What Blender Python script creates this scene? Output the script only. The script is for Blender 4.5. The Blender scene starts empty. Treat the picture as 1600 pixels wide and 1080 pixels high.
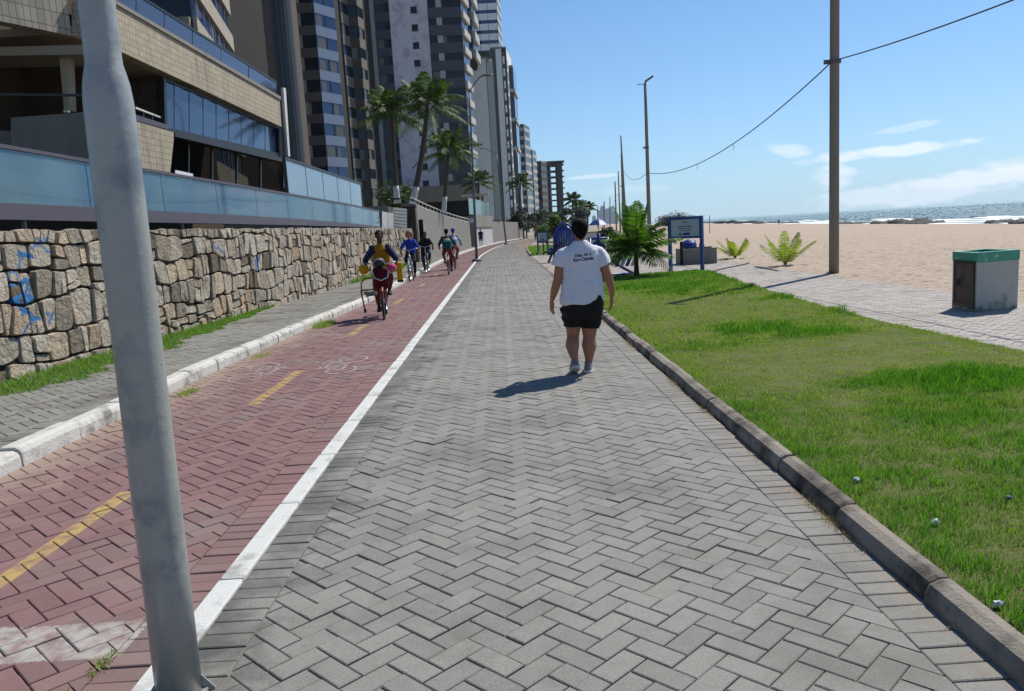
import bpy, math, random
import numpy as np
from mathutils import Vector, Matrix, noise as mnoise
R=math.radians
random.seed(7); rng=np.random.default_rng(7)
scn=bpy.context.scene; col=scn.collection

# ---------------------------------------------------------------- camera
FPX=1230.0; CH=1.5; ROLL=R(3.29)
def _basis():
    d=Vector((781-800, -(359.5-540), -FPX)).normalized()
    h=Vector((math.cos(ROLL), math.sin(ROLL), 0))
    n=h.cross(d).normalized()
    if n.y<0: n=-n
    x=d.cross(n)
    return Matrix((x,d,n))
CM=_basis()
cam=bpy.data.objects.new('camera', bpy.data.cameras.new('camera')); col.objects.link(cam)
cam.data.sensor_width=36; cam.data.lens=FPX/1600*36; cam.data.clip_start=0.05; cam.data.clip_end=20000
cam.matrix_world=Matrix.Translation((0,0,CH)) @ CM.to_4x4()
scn.camera=cam
CP=Vector((0,0,CH))
def ray(px,py): return (CM @ Vector((px-800, -(py-540), -FPX)))/FPX
def AY(px,py,Y): r=ray(px,py); return CP+r*(Y/r.y)          # world point of a survey sight line at a given distance
def AZ(px,py,Z): r=ray(px,py); return CP+r*((Z-CH)/r.z)
def APL(px,py,p,d):                                            # on the vertical plane through p along d
    r=ray(px,py); n=Vector((d[1],-d[0],0)); p=Vector((p[0],p[1],0))
    t=(p-Vector((0,0,0))).dot(n)/r.dot(n); return CP+r*t

# ---------------------------------------------------------------- sun and sky
SUN_EL=R(50); SUN_AZ=R(43)           # azimuth clockwise from +Y towards +X
SUN_STR=4.3; SKY_STR=0.075; EXPO=0.42
sd=Vector((math.cos(SUN_EL)*math.sin(SUN_AZ), math.cos(SUN_EL)*math.cos(SUN_AZ), math.sin(SUN_EL)))
sl=bpy.data.lights.new('sun','SUN'); sl.energy=SUN_STR; sl.angle=R(0.55); sl.color=(1.0,0.95,0.88)
so=bpy.data.objects.new('sun',sl); col.objects.link(so); so.rotation_euler=sd.to_track_quat('Z','Y').to_euler()
so.location=(20,20,60)
w=bpy.data.worlds.new('World'); scn.world=w; w.use_nodes=True
nt=w.node_tree; nt.nodes.clear()
def N(nt,t,**k):
    n=nt.nodes.new(t)
    for a,b in k.items():
        if a in ('operation','blend_type','data_type','noise_dimensions','sky_type','feature','attribute_name','attribute_type','distance','wave_type','bands_direction'): setattr(n,a,b)
        else: n.inputs[a].default_value=b
    return n
def L(nt,a,b): nt.links.new(a,b)
def MATH(nt,op,a,b=None,c=None,clamp=False):
    n=nt.nodes.new('ShaderNodeMath'); n.operation=op; n.use_clamp=clamp
    for i,v in enumerate((a,b,c)):
        if v is None: continue
        if isinstance(v,(int,float)): n.inputs[i].default_value=v
        else: nt.links.new(v,n.inputs[i])
    return n.outputs[0]
def MIX(nt,fac,a,b,mode='MIX'):
    n=nt.nodes.new('ShaderNodeMix'); n.data_type='RGBA'; n.blend_type=mode
    for i,v in ((0,fac),(6,a),(7,b)):
        if isinstance(v,(int,float)): n.inputs[i].default_value=v
        elif isinstance(v,(tuple,list)): n.inputs[i].default_value=tuple(v)[:3]+(1,)
        else: nt.links.new(v,n.inputs[i])
    return n.outputs[2]
sky=N(nt,'ShaderNodeTexSky',sky_type='NISHITA'); sky.sun_disc=False
sky.sun_elevation=SUN_EL; sky.sun_rotation=SUN_AZ; sky.altitude=0; sky.air_density=1.0; sky.dust_density=0.3; sky.ozone_density=3.5
bg=N(nt,'ShaderNodeBackground',Strength=SKY_STR); out=N(nt,'ShaderNodeOutputWorld')
tc=nt.nodes.new('ShaderNodeTexCoord'); sx=nt.nodes.new('ShaderNodeSeparateXYZ'); L(nt,tc.outputs['Generated'],sx.inputs[0])
az=MATH(nt,'MULTIPLY',MATH(nt,'ARCTAN2',sx.outputs[0],sx.outputs[1]),57.2958)
el=MATH(nt,'MULTIPLY',MATH(nt,'ARCSINE',sx.outputs[2]),57.2958)
cv=nt.nodes.new('ShaderNodeCombineXYZ'); L(nt,az,cv.inputs[0]); L(nt,MATH(nt,'MULTIPLY',el,3.0),cv.inputs[1])
cn=N(nt,'ShaderNodeTexNoise',Scale=0.42,Detail=7.0,Roughness=0.6); L(nt,cv.outputs[0],cn.inputs['Vector'])
cn2=N(nt,'ShaderNodeTexNoise',Scale=0.16,Detail=4.0,Roughness=0.55); L(nt,cv.outputs[0],cn2.inputs['Vector'])
def blob(a0,wa,e0,we,slope=0.0,bend=0.35):
    # soft window in azimuth / elevation degrees, its edge broken by noise
    da=MATH(nt,'DIVIDE',MATH(nt,'SUBTRACT',az,a0),wa)
    e1=MATH(nt,'ADD',e0,MATH(nt,'MULTIPLY',MATH(nt,'SUBTRACT',az,a0),slope))
    de=MATH(nt,'DIVIDE',MATH(nt,'SUBTRACT',el,e1),we)
    r2=MATH(nt,'ADD',MATH(nt,'MULTIPLY',da,da),MATH(nt,'MULTIPLY',de,de))
    v=MATH(nt,'SUBTRACT',MATH(nt,'ADD',1.0,MATH(nt,'MULTIPLY',MATH(nt,'SUBTRACT',cn.outputs[0],0.5),3.2)),r2)
    return MATH(nt,'MULTIPLY',v,1.4,clamp=True)
clouds=[(blob(25.8,5.8,3.55,0.42,0.03),0.75),(blob(20.2,1.6,4.1,0.55,-0.25),0.5),(blob(22.9,1.5,2.2,0.8),0.75),
        (blob(31.5,5.5,1.55,0.6,0.035),0.85),(blob(27.0,6.5,0.7,0.75,0.03),0.65),(blob(40,9,2.2,1.2),0.6),(blob(27.0,2.0,4.9,0.28,0.1),0.35),(blob(6.6,2.3,3.35,0.16,0.02),0.55),(blob(9.5,3,2.3,0.35),0.2)]
cur=MIX(nt,1.0,sky.outputs[0],(.66,.93,1.15),'MULTIPLY')
ctone=MIX(nt,cn2.outputs[0],(8.2,9.0,10.0),(11.5,11.9,12.3))
# pale band that the sea air gives the low sky
hz=MATH(nt,'POWER',2.718,MATH(nt,'MULTIPLY',MATH(nt,'MAXIMUM',el,0.0),-0.11))
cur=MIX(nt,MATH(nt,'MULTIPLY',hz,0.52),cur,(5.6,7.6,10.0))
for o,k in clouds: cur=MIX(nt,MATH(nt,'MULTIPLY',o,k),cur,ctone)
L(nt,cur,bg.inputs[0]); L(nt,bg.outputs[0],out.inputs[0])
vs=scn.view_settings; vs.view_transform='Standard'; vs.look='None'; vs.exposure=EXPO; vs.gamma=1; vs.use_curve_mapping=False

# ---------------------------------------------------------------- materials
def hx(s):
    s=s.lstrip('#'); v=[int(s[i:i+2],16)/255 for i in (0,2,4)]
    return tuple(c/12.92 if c<=.04045 else ((c+.055)/1.055)**2.4 for c in v)
def sc(c,k): return tuple(min(1,x*k) for x in c[:3])
MATS={}
def mat(name,base,rough=.7,var=.18,scale=3.0,rv=.0,bump=.0,bscale=40.,metal=0.,spec=.5,alt=None,altscale=.8,altlo=.5,althi=.65,coord='Object',stretch=(1,1,1),streak=0.,extra=None,trans=0.,alpha=1.,emit=None):
    m=bpy.data.materials.new(name); m.use_nodes=True; t=m.node_tree; b=t.nodes['Principled BSDF']
    base=tuple(base[:3])
    tcn=t.nodes.new('ShaderNodeTexCoord'); mp=t.nodes.new('ShaderNodeMapping'); mp.inputs['Scale'].default_value=stretch
    L(t,tcn.outputs[coord],mp.inputs[0]); V=mp.outputs[0]
    n1=N(t,'ShaderNodeTexNoise',Scale=scale,Detail=6.0,Roughness=.6); L(t,V,n1.inputs['Vector'])
    c=MIX(t,n1.outputs[0],sc(base,1-var),sc(base,1+var))
    if alt is not None:
        n2=N(t,'ShaderNodeTexNoise',Scale=altscale,Detail=5.0,Roughness=.62); L(t,V,n2.inputs['Vector'])
        mr=N(t,'ShaderNodeMapRange'); mr.inputs[1].default_value=altlo; mr.inputs[2].default_value=althi; L(t,n2.outputs[0],mr.inputs[0])
        c=MIX(t,mr.outputs[0],c,alt)
    if streak:
        mp2=t.nodes.new('ShaderNodeMapping'); mp2.inputs['Scale'].default_value=(3,3,.25); L(t,tcn.outputs['Object'],mp2.inputs[0])
        n3=N(t,'ShaderNodeTexNoise',Scale=1.2,Detail=5.0,Roughness=.7); L(t,mp2.outputs[0],n3.inputs['Vector'])
        mr=N(t,'ShaderNodeMapRange'); mr.inputs[1].default_value=.5; mr.inputs[2].default_value=.75; L(t,n3.outputs[0],mr.inputs[0])
        c=MIX(t,MATH(t,'MULTIPLY',mr.outputs[0],streak),c,sc(base,.35))
    if rv:
        at=N(t,'ShaderNodeAttribute',attribute_name='rnd')
        c=MIX(t,1.0,c,MIX(t,at.outputs['Fac'],(1-rv,)*3,(1+rv,)*3),'MULTIPLY')
    if extra: c=extra(t,tcn,V,c,b)
    L(t,c,b.inputs['Base Color'])
    b.inputs['Roughness'].default_value=rough; b.inputs['Metallic'].default_value=metal
    b.inputs['Specular IOR Level'].default_value=spec
    if trans: b.inputs['Transmission Weight'].default_value=trans
    if alpha<1: b.inputs['Alpha'].default_value=alpha
    if bump:
        n4=N(t,'ShaderNodeTexNoise',Scale=bscale,Detail=5.0,Roughness=.65); L(t,V,n4.inputs['Vector'])
        bp=N(t,'ShaderNodeBump',Strength=bump); bp.inputs['Distance'].default_value=.02; L(t,n4.outputs[0],bp.inputs['Height']); L(t,bp.outputs[0],b.inputs['Normal'])
    MATS[name]=m; return m

def boxmask(t,tcn,x0,x1,y0,y1,soft=.008,rough=.02):
    s=t.nodes.new('ShaderNodeSeparateXYZ'); L(t,tcn.outputs['Object'],s.inputs[0])
    n=N(t,'ShaderNodeTexNoise',Scale=60.0,Detail=3.0); L(t,tcn.outputs['Object'],n.inputs['Vector'])
    j=MATH(t,'MULTIPLY',MATH(t,'SUBTRACT',n.outputs[0],.5),rough)
    def edge(v,lim,sgn):
        d=MATH(t,'ADD',MATH(t,'MULTIPLY',MATH(t,'SUBTRACT',v,lim),sgn/soft),MATH(t,'DIVIDE',j,soft))
        return MATH(t,'ADD',d,.5,clamp=True)
    m=edge(s.outputs[0],x0,1)
    for v,lim,sg in ((s.outputs[0],x1,-1),(s.outputs[1],y0,1),(s.outputs[1],y1,-1)): m=MATH(t,'MULTIPLY',m,edge(v,lim,sg))
    return m
def red_paint(t,tcn,V,c,b):
    wear=N(t,'ShaderNodeTexNoise',Scale=9.0,Detail=6.0,Roughness=.7); L(t,tcn.outputs['Object'],wear.inputs['Vector'])
    wr=N(t,'ShaderNodeMapRange'); wr.inputs[1].default_value=.66; wr.inputs[2].default_value=.42; L(t,wear.outputs[0],wr.inputs[0])
    tot=None
    for y0,y1 in ((2.9,4.82),(7.35,9.15),(12.3,13.75),(17.6,19.0),(23.0,24.5),(28.2,29.8),(34,36),(40,42)):
        k=boxmask(t,tcn,-2.49,-2.385,y0,y1); tot=k if tot is None else MATH(t,'ADD',tot,k,clamp=True)
    c=MIX(t,MATH(t,'MULTIPLY',MATH(t,'MULTIPLY',tot,wr.outputs[0]),.85),c,hx('b3985a'))
    k=boxmask(t,tcn,-3.6,-1.52,2.77,3.06,rough=.05)
    c=MIX(t,MATH(t,'MULTIPLY',MATH(t,'MULTIPLY',k,wr.outputs[0]),.75),c,hx('aeaea6'))
    # windblown sand and grime along the kerb
    s=t.nodes.new('ShaderNodeSeparateXYZ'); L(t,tcn.outputs['Object'],s.inputs[0])
    g=N(t,'ShaderNodeTexNoise',Scale=2.2,Detail=6.0,Roughness=.7); L(t,tcn.outputs['Object'],g.inputs['Vector'])
    d=MATH(t,'ADD',MATH(t,'MULTIPLY',MATH(t,'ADD',s.outputs[0],2.98),-1.9),MATH(t,'MULTIPLY',MATH(t,'SUBTRACT',g.outputs[0],.5),3.0),clamp=True)
    return MIX(t,MATH(t,'MULTIPLY',d,.55),c,hx('a3927f'))
def grey_stain(t,tcn,V,c,b):
    s=t.nodes.new('ShaderNodeSeparateXYZ'); L(t,tcn.outputs['Object'],s.inputs[0])
    g=N(t,'ShaderNodeTexNoise',Scale=2.6,Detail=6.0,Roughness=.7); L(t,tcn.outputs['Object'],g.inputs['Vector'])
    big=N(t,'ShaderNodeTexNoise',Scale=.45,Detail=7.0,Roughness=.65); L(t,tcn.outputs['Object'],big.inputs['Vector'])
    c=MIX(t,1.0,c,MIX(t,big.outputs[0],(.72,.72,.72),(1.26,1.25,1.22)),'MULTIPLY')
    sp=N(t,'ShaderNodeTexNoise',Scale=7.0,Detail=8.0,Roughness=.8); L(t,tcn.outputs['Object'],sp.inputs['Vector'])
    mq=N(t,'ShaderNodeMapRange'); mq.inputs[1].default_value=.6; mq.inputs[2].default_value=.72; L(t,sp.outputs[0],mq.inputs[0]); c=MIX(t,MATH(t,'MULTIPLY',mq.outputs[0],.5),c,hx('4b4a46'))
    fs_=N(t,'ShaderNodeTexNoise',Scale=95.0,Detail=3.0,Roughness=.7); L(t,tcn.outputs['Object'],fs_.inputs['Vector']); c=MIX(t,1.0,c,MIX(t,fs_.outputs[0],(.66,.66,.66),(1.36,1.36,1.36)),'MULTIPLY')
    # black algae band along the white edging
    d=MATH(t,'ADD',MATH(t,'MULTIPLY',MATH(t,'ADD',s.outputs[0],.95),-2.4),MATH(t,'MULTIPLY',MATH(t,'SUBTRACT',g.outputs[0],.48),4.5),clamp=True)
    c=MIX(t,MATH(t,'MULTIPLY',d,.72),c,hx('4a4b48'))
    # reddish sand dust along the right kerb
    e=MATH(t,'ADD',MATH(t,'MULTIPLY',MATH(t,'SUBTRACT',s.outputs[0],1.46),6.0),MATH(t,'MULTIPLY',MATH(t,'SUBTRACT',g.outputs[0],.5),3.0),clamp=True)
    return MIX(t,MATH(t,'MULTIPLY',e,.45),c,hx('9c8069'))
m_grey=mat('grey_paver',hx('82807a'),.82,.16,18,rv=.09,bump=.35,bscale=160,alt=hx('73716b'),altscale=1.3,extra=grey_stain,spec=.3)
m_red=mat('red_paver',hx('7c605e'),.85,.16,14,rv=.12,bump=.3,bscale=160,alt=hx('7b6a65'),altscale=.9,extra=red_paint,spec=.25)
m_side=mat('sidewalk_paver',hx('7d7b73'),.85,.2,10,rv=.12,bump=.3,bscale=160,alt=hx('68655c'),altscale=1.1,spec=.25)
m_pale=mat('pale_paver',hx('a09991'),.85,.14,8,rv=.08,bump=.3,bscale=160,alt=hx('928b82'),altscale=.7,spec=.25)
m_joint=mat('joint_dirt',hx('7e796f'),.95,.3,25,alt=hx('958c7d'),altscale=3,spec=.1)
m_jred=mat('joint_dirt_red',hx('80695f'),.95,.3,25,alt=hx('988a7e'),altscale=3,spec=.1)
m_sand=mat('beach_sand',hx('ac9c8a'),.95,.10,.9,bump=1.0,bscale=6,alt=hx('7b6c5f'),altscale=5.5,altlo=.52,althi=.70,spec=.15)
m_earth=mat('sandy_earth',hx('8e8474'),.95,.2,1.0,bump=.5,bscale=6,spec=.15)
m_kerbw=mat('whitewashed_kerb',hx('bcbab2'),.8,.12,12,alt=hx('77746c'),altscale=4,altlo=.5,althi=.68,bump=.5,bscale=40,spec=.3)
m_line=mat('white_edging',hx('c3c3be'),.75,.06,10,alt=hx('85837c'),altscale=5,altlo=.53,althi=.72,bump=.3,bscale=60,spec=.3)
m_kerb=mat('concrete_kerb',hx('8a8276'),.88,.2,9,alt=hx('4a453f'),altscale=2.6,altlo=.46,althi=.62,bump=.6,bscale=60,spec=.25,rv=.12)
m_conc=mat('concrete',hx('7d7970'),.88,.14,3,streak=.5,bump=.3,bscale=30,spec=.3)
m_polec=mat('concrete_pole',hx('857a6e'),.85,.2,5,stretch=(1,1,.2),bump=.3,bscale=50,spec=.3)
def rust(t,tcn,V,c,b):
    n=N(t,'ShaderNodeTexNoise',Scale=16.0,Detail=8.0,Roughness=.8); L(t,tcn.outputs['Object'],n.inputs['Vector'])
    m_=N(t,'ShaderNodeMapRange'); m_.inputs[1].default_value=.66; m_.inputs[2].default_value=.74; L(t,n.outputs[0],m_.inputs[0]); c=MIX(t,MATH(t,'MULTIPLY',m_.outputs[0],.55),c,hx('5a4e45'))
    n=N(t,'ShaderNodeTexVoronoi',Scale=9.0); L(t,tcn.outputs['Object'],n.inputs['Vector'])
    return MIX(t,MATH(t,'MULTIPLY',MATH(t,'LESS_THAN',n.outputs[0],.035),.6),c,hx('3c3a38'))
m_galv=mat('galvanised_steel',hx('979894'),.38,.16,5,metal=.2,alt=hx('747a7f'),altscale=5,bump=.15,bscale=24,extra=rust)
m_lamp=mat('lamp_steel',hx('5c5f60'),.5,.1,6,metal=.4)
def stone_x(t,tcn,V,c,b):
    at=N(t,'ShaderNodeAttribute',attribute_name='rnd')
    r=t.nodes.new('ShaderNodeValToRGB'); e=r.color_ramp.elements; e[0].position=0; e[0].color=hx('6b6255')+(1,); e[1].position=1; e[1].color=hx('b9ab94')+(1,)
    for p,cc in ((.12,'8b8274'),(.35,'a39b8d'),(.6,'b3aa9b'),(.8,'a6947f')): x=e.new(p); x.color=hx(cc)+(1,)
    L(t,at.outputs['Fac'],r.inputs[0])
    n=N(t,'ShaderNodeTexNoise',Scale=9.0,Detail=8.0,Roughness=.72); L(t,tcn.outputs['Object'],n.inputs['Vector'])
    c=MIX(t,1.0,r.outputs[0],MIX(t,n.outputs[0],(.55,.55,.55),(1.4,1.38,1.34)),'MULTIPLY')
    n2=N(t,'ShaderNodeTexNoise',Scale=2.6,Detail=7.0,Roughness=.75); L(t,tcn.outputs['Object'],n2.inputs['Vector'])
    mr=N(t,'ShaderNodeMapRange'); mr.inputs[1].default_value=.54; mr.inputs[2].default_value=.68; L(t,n2.outputs[0],mr.inputs[0])
    c=MIX(t,MATH(t,'MULTIPLY',mr.outputs[0],.8),c,hx('39352e'))
    mp3=t.nodes.new('ShaderNodeMapping'); mp3.inputs['Scale'].default_value=(1,1,.22); L(t,tcn.outputs['Object'],mp3.inputs[0])
    n5=N(t,'ShaderNodeTexNoise',Scale=14.0,Detail=8.0,Roughness=.75); L(t,mp3.outputs[0],n5.inputs['Vector'])
    return MIX(t,1.0,c,MIX(t,n5.outputs[0],(.62,.61,.6),(1.35,1.35,1.34)),'MULTIPLY')
m_stone=mat('wall_stone',hx('a09078'),.9,.2,8,bump=1.0,bscale=11,extra=stone_x,spec=.2)
m_mortar=mat('wall_mortar',hx('38342e'),.95,.3,10,bump=.6,bscale=25,spec=.1)
def tilemat(name,base,jn,sx_,sz_,var=.15,dark=.5,streak=.0,rough=.75,ax=1):
    def ex(t,tcn,V,c,b):
        s=t.nodes.new('ShaderNodeSeparateXYZ'); L(t,tcn.outputs['Object'],s.inputs[0])
        cb=t.nodes.new('ShaderNodeCombineXYZ'); L(t,MATH(t,'ADD',s.outputs[0],s.outputs[1]),cb.inputs[0]); L(t,s.outputs[2],cb.inputs[1])
        br=t.nodes.new('ShaderNodeTexBrick'); L(t,cb.outputs[0],br.inputs[0]); br.inputs['Scale'].default_value=1
        br.inputs['Brick Width'].default_value=sx_; br.inputs['Row Height'].default_value=sz_; br.inputs['Mortar Size'].default_value=.012*min(1,sz_*5)
        br.inputs['Color1'].default_value=(1-var,)*3+(1,); br.inputs['Color2'].default_value=(1+var,)*3+(1,); br.inputs['Mortar'].default_value=(dark,)*3+(1,)
        br.inputs['Bias'].default_value=0; br.offset=jn
        return MIX(t,1.0,c,br.outputs[0],'MULTIPLY')
    return mat(name,base,rough,.12,2.5,streak=streak,extra=ex,spec=.35)
m_tile=tilemat('beige_tile',hx('a0957f'),.0,.16,.16,.1,.5,streak=.75)
m_tile2=tilemat('beige_small_tile',hx('9b9384'),.0,.2,.3,.12,.45,streak=.6)
m_band=mat('weathered_beige_panel',hx('5e5950'),.8,.12,.6,streak=.5)
m_curtain=mat('curtained_glass',hx('5b5853'),.4,.35,.9,spec=.5)
m_greywall=tilemat('grey_block_wall',hx('7b766e'),.5,.8,.25,.05,.8,streak=.35)
m_stonepanel=mat('stone_panel',hx('cbc7ce'),.7,.14,1.6,alt=hx('aaa6ae'),altscale=.5,spec=.3)
m_beige=mat('beige_render',hx('776f62'),.8,.12,.6,streak=.4)
m_brown=mat('brown_concrete',hx('463d37'),.9,.2,.4,streak=.4)
m_dkgrey=mat('dark_grey_cladding',hx('45454e'),.6,.15,.5,streak=.2)
m_white=mat('white_render',hx('a9a9a4'),.75,.08,.4,streak=.35)
m_bluew=mat('pale_blue_cladding',hx('747f95'),.45,.1,.5)
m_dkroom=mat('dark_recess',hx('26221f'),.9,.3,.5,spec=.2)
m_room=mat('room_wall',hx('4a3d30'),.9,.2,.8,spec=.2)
m_soffit=mat('cream_soffit',hx('8f826b'),.85,.08,1)
m_green=mat('green_frame',hx('33443e'),.6,.1,1)
def glass(name,c,rough=.06,alpha=1.,metal=.0,spec=.8,var=.12,sc_=.6): return mat(name,c,rough,var,sc_,alpha=alpha,metal=metal,spec=spec,stretch=(1,1,.5))
m_gdark=glass('dark_window_glass',hx('12141a'),.15,spec=.35)
m_gable=mat('bright_white_render',hx('dadad6'),.75,.05,.4,streak=.25)
m_gblue=glass('blue_tinted_glass',hx('2c3f5e'),.05,metal=.35)
m_grail=mat('teal_rail_glass',hx('66808a'),.04,.45,.9,alpha=.72,metal=.3,spec=.8,alt=hx('4f6f88'),altscale=.35,altlo=.42,althi=.6)  # noise tones put sky reflections and a greenish curtain into the glass colour
m_gpale=glass('pale_glass',hx('8297a8'),.12,alpha=.85)
m_ggreen=glass('green_rail_glass',hx('3f6058'),.1,alpha=.85)
m_gbrown=glass('bronze_glass',hx('1a110b'),.5,spec=.0,alpha=.6)
m_gpurple=glass('smoked_balustrade_glass',hx('3c4156'),.1,metal=.2)
m_mauve=mat('painted_steel_beam',hx('4a444d'),.5,.1,3,streak=.2)
m_frame=mat('dark_aluminium',hx('2a2522'),.4,.1,3,metal=.3)
m_blue=mat('blue_paint',hx('1a4282'),.45,.12,6,alt=hx('123060'),altscale=3)
m_navy=mat('navy_paint',hx('16307a'),.4,.15,6)
m_board=mat('sign_board',hx('9fb0b4'),.5,.05,4)
m_ink=mat('dark_ink',hx('1c2130'),.6,.05,4)
m_inkb=mat('blue_ink',hx('1c2c66'),.6,.05,4)
m_paper=mat('white_paper',hx('c9ccd2'),.7,.08,20)
m_rust=mat('rusty_door',hx('5c4a40'),.85,.25,7,alt=hx('3b312c'),altscale=3,bump=.3)
def moss(t,tcn,V,c,b):
    s_=t.nodes.new('ShaderNodeSeparateXYZ'); L(t,tcn.outputs['Object'],s_.inputs[0])
    n=N(t,'ShaderNodeTexNoise',Scale=7.0,Detail=6.0,Roughness=.7); L(t,tcn.outputs['Object'],n.inputs['Vector'])
    k=MATH(t,'ADD',MATH(t,'MULTIPLY',MATH(t,'SUBTRACT',n.outputs[0],.50),5.0),MATH(t,'MULTIPLY',MATH(t,'SUBTRACT',.17,s_.outputs[2]),3.5),clamp=True)
    return MIX(t,MATH(t,'MULTIPLY',k,.8),c,hx('47552f'))
m_binw=mat('white_plaster',hx('a7a79f'),.8,.07,5,streak=.35,extra=moss)
m_teal=mat('teal_paint',hx('3f8f76'),.6,.1,10,alt=hx('b4cfc2'),altscale=9,altlo=.6,althi=.7)
m_wpaint=mat('white_paint',hx('b9b9b3'),.75,.1,9,alt=hx('7d7a70'),altscale=4,altlo=.6,althi=.72)
m_bark=mat('palm_bark',hx('4a4038'),.9,.3,14,stretch=(1,1,3),bump=.6,bscale=20)
m_trunk=mat('tree_bark',hx('46382c'),.9,.3,8,bump=.6,bscale=15)
def leafmat(name,c1,c2,rough=.6,tr=.25):
    m=bpy.data.materials.new(name); m.use_nodes=True; t=m.node_tree; b=t.nodes['Principled BSDF']
    at=N(t,'ShaderNodeAttribute',attribute_name='rnd'); c=MIX(t,at.outputs['Fac'],c1,c2); L(t,c,b.inputs['Base Color']); b.inputs['Roughness'].default_value=rough
    b.inputs['Specular IOR Level'].default_value=.2
    tl=t.nodes.new('ShaderNodeBsdfTranslucent'); L(t,MIX(t,1.0,c,(1.5,1.7,.6),'MULTIPLY'),tl.inputs[0])
    ms=N(t,'ShaderNodeMixShader',Fac=tr); L(t,b.outputs[0],ms.inputs[1]); L(t,tl.outputs[0],ms.inputs[2]); L(t,ms.outputs[0],t.nodes['Material Output'].inputs[0])
    MATS[name]=m; return m
m_palm=leafmat('palm_leaf',(.03,.08,.010),(.13,.24,.03))
m_palmdark=leafmat('dark_palm_leaf',(.015,.035,.010),(.07,.11,.03))
m_palmy=leafmat('yellow_palm_leaf',(.14,.20,.02),(.36,.40,.06))
m_palmdry=leafmat('dry_frond',(.16,.09,.04),(.3,.2,.1))
m_leaf=leafmat('tree_leaf',(.010,.022,.006),(.05,.085,.02))
m_leafd=leafmat('dark_tree_leaf',(.008,.015,.007),(.04,.055,.02))
m_leafg=leafmat('bright_shrub_leaf',(.03,.07,.01),(.12,.2,.03))
m_dry=leafmat('dry_grass',(.17,.12,.07),(.34,.26,.16))
def grassmat():
    m=bpy.data.materials.new('lawn_grass'); m.use_nodes=True; t=m.node_tree; b=t.nodes['Principled BSDF']
    a=N(t,'ShaderNodeAttribute',attribute_name='rnd'); p=N(t,'ShaderNodeAttribute',attribute_name='patch')
    dry=MIX(t,a.outputs['Fac'],(.19,.24,.07),(.38,.42,.15)); lush=MIX(t,a.outputs['Fac'],(.035,.115,.010),(.15,.33,.035))
    c=MIX(t,p.outputs['Fac'],dry,lush); L(t,c,b.inputs['Base Color']); b.inputs['Roughness'].default_value=.5; b.inputs['Specular IOR Level'].default_value=.3
    tl=t.nodes.new('ShaderNodeBsdfTranslucent'); L(t,MIX(t,1.0,c,(1.4,1.6,.5),'MULTIPLY'),tl.inputs[0])
    ms=N(t,'ShaderNodeMixShader',Fac=.35); L(t,b.outputs[0],ms.inputs[1]); L(t,tl.outputs[0],ms.inputs[2]); L(t,ms.outputs[0],t.nodes['Material Output'].inputs[0])
    return m
m_grass=grassmat()
m_soil=mat('lawn_soil',(.10,.11,.035),.95,.4,9,alt=(.05,.08,.015),altscale=1.2,spec=.1)
m_skin=mat('skin',hx('a06b50'),.55,.08,12,spec=.35)
m_skind=mat('dark_skin',hx('4b2f24'),.55,.08,12,spec=.35)
m_hair=mat('hair',hx('16100e'),.85,.3,60,spec=.12)
m_hairl=mat('light_brown_hair',hx('6e5138'),.6,.3,50)  # light brown hair with fine tone variation
m_shirt=mat('white_cotton',hx('d6d2d8'),.85,.05,6,bump=1.0,bscale=7,stretch=(1.6,1.6,.7),spec=.2)
m_black=mat('black_lycra',hx('0d0c0f'),.7,.2,20,spec=.3)
m_shoe=mat('grey_shoe',hx('7a7776'),.8,.3,30)
m_sole=mat('white_sole',hx('c8c4bd'),.7,.05,10)
def cloth(n,c): return mat(n,hx(c),.85,.15,10,bump=.3,bscale=18,spec=.2)
m_tyre=mat('tyre',hx('141414'),.8,.1,10); m_rim=mat('steel_rim',hx('a5a7a8'),.35,.1,10,metal=.8)

for mm_,dist in ((m_stone,.07),(m_grey,.03),(m_red,.03),(m_sand,.08),(m_conc,.04)):
    for nd in mm_.node_tree.nodes:
        if nd.bl_idname=='ShaderNodeBump': nd.inputs['Distance'].default_value=dist
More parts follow.
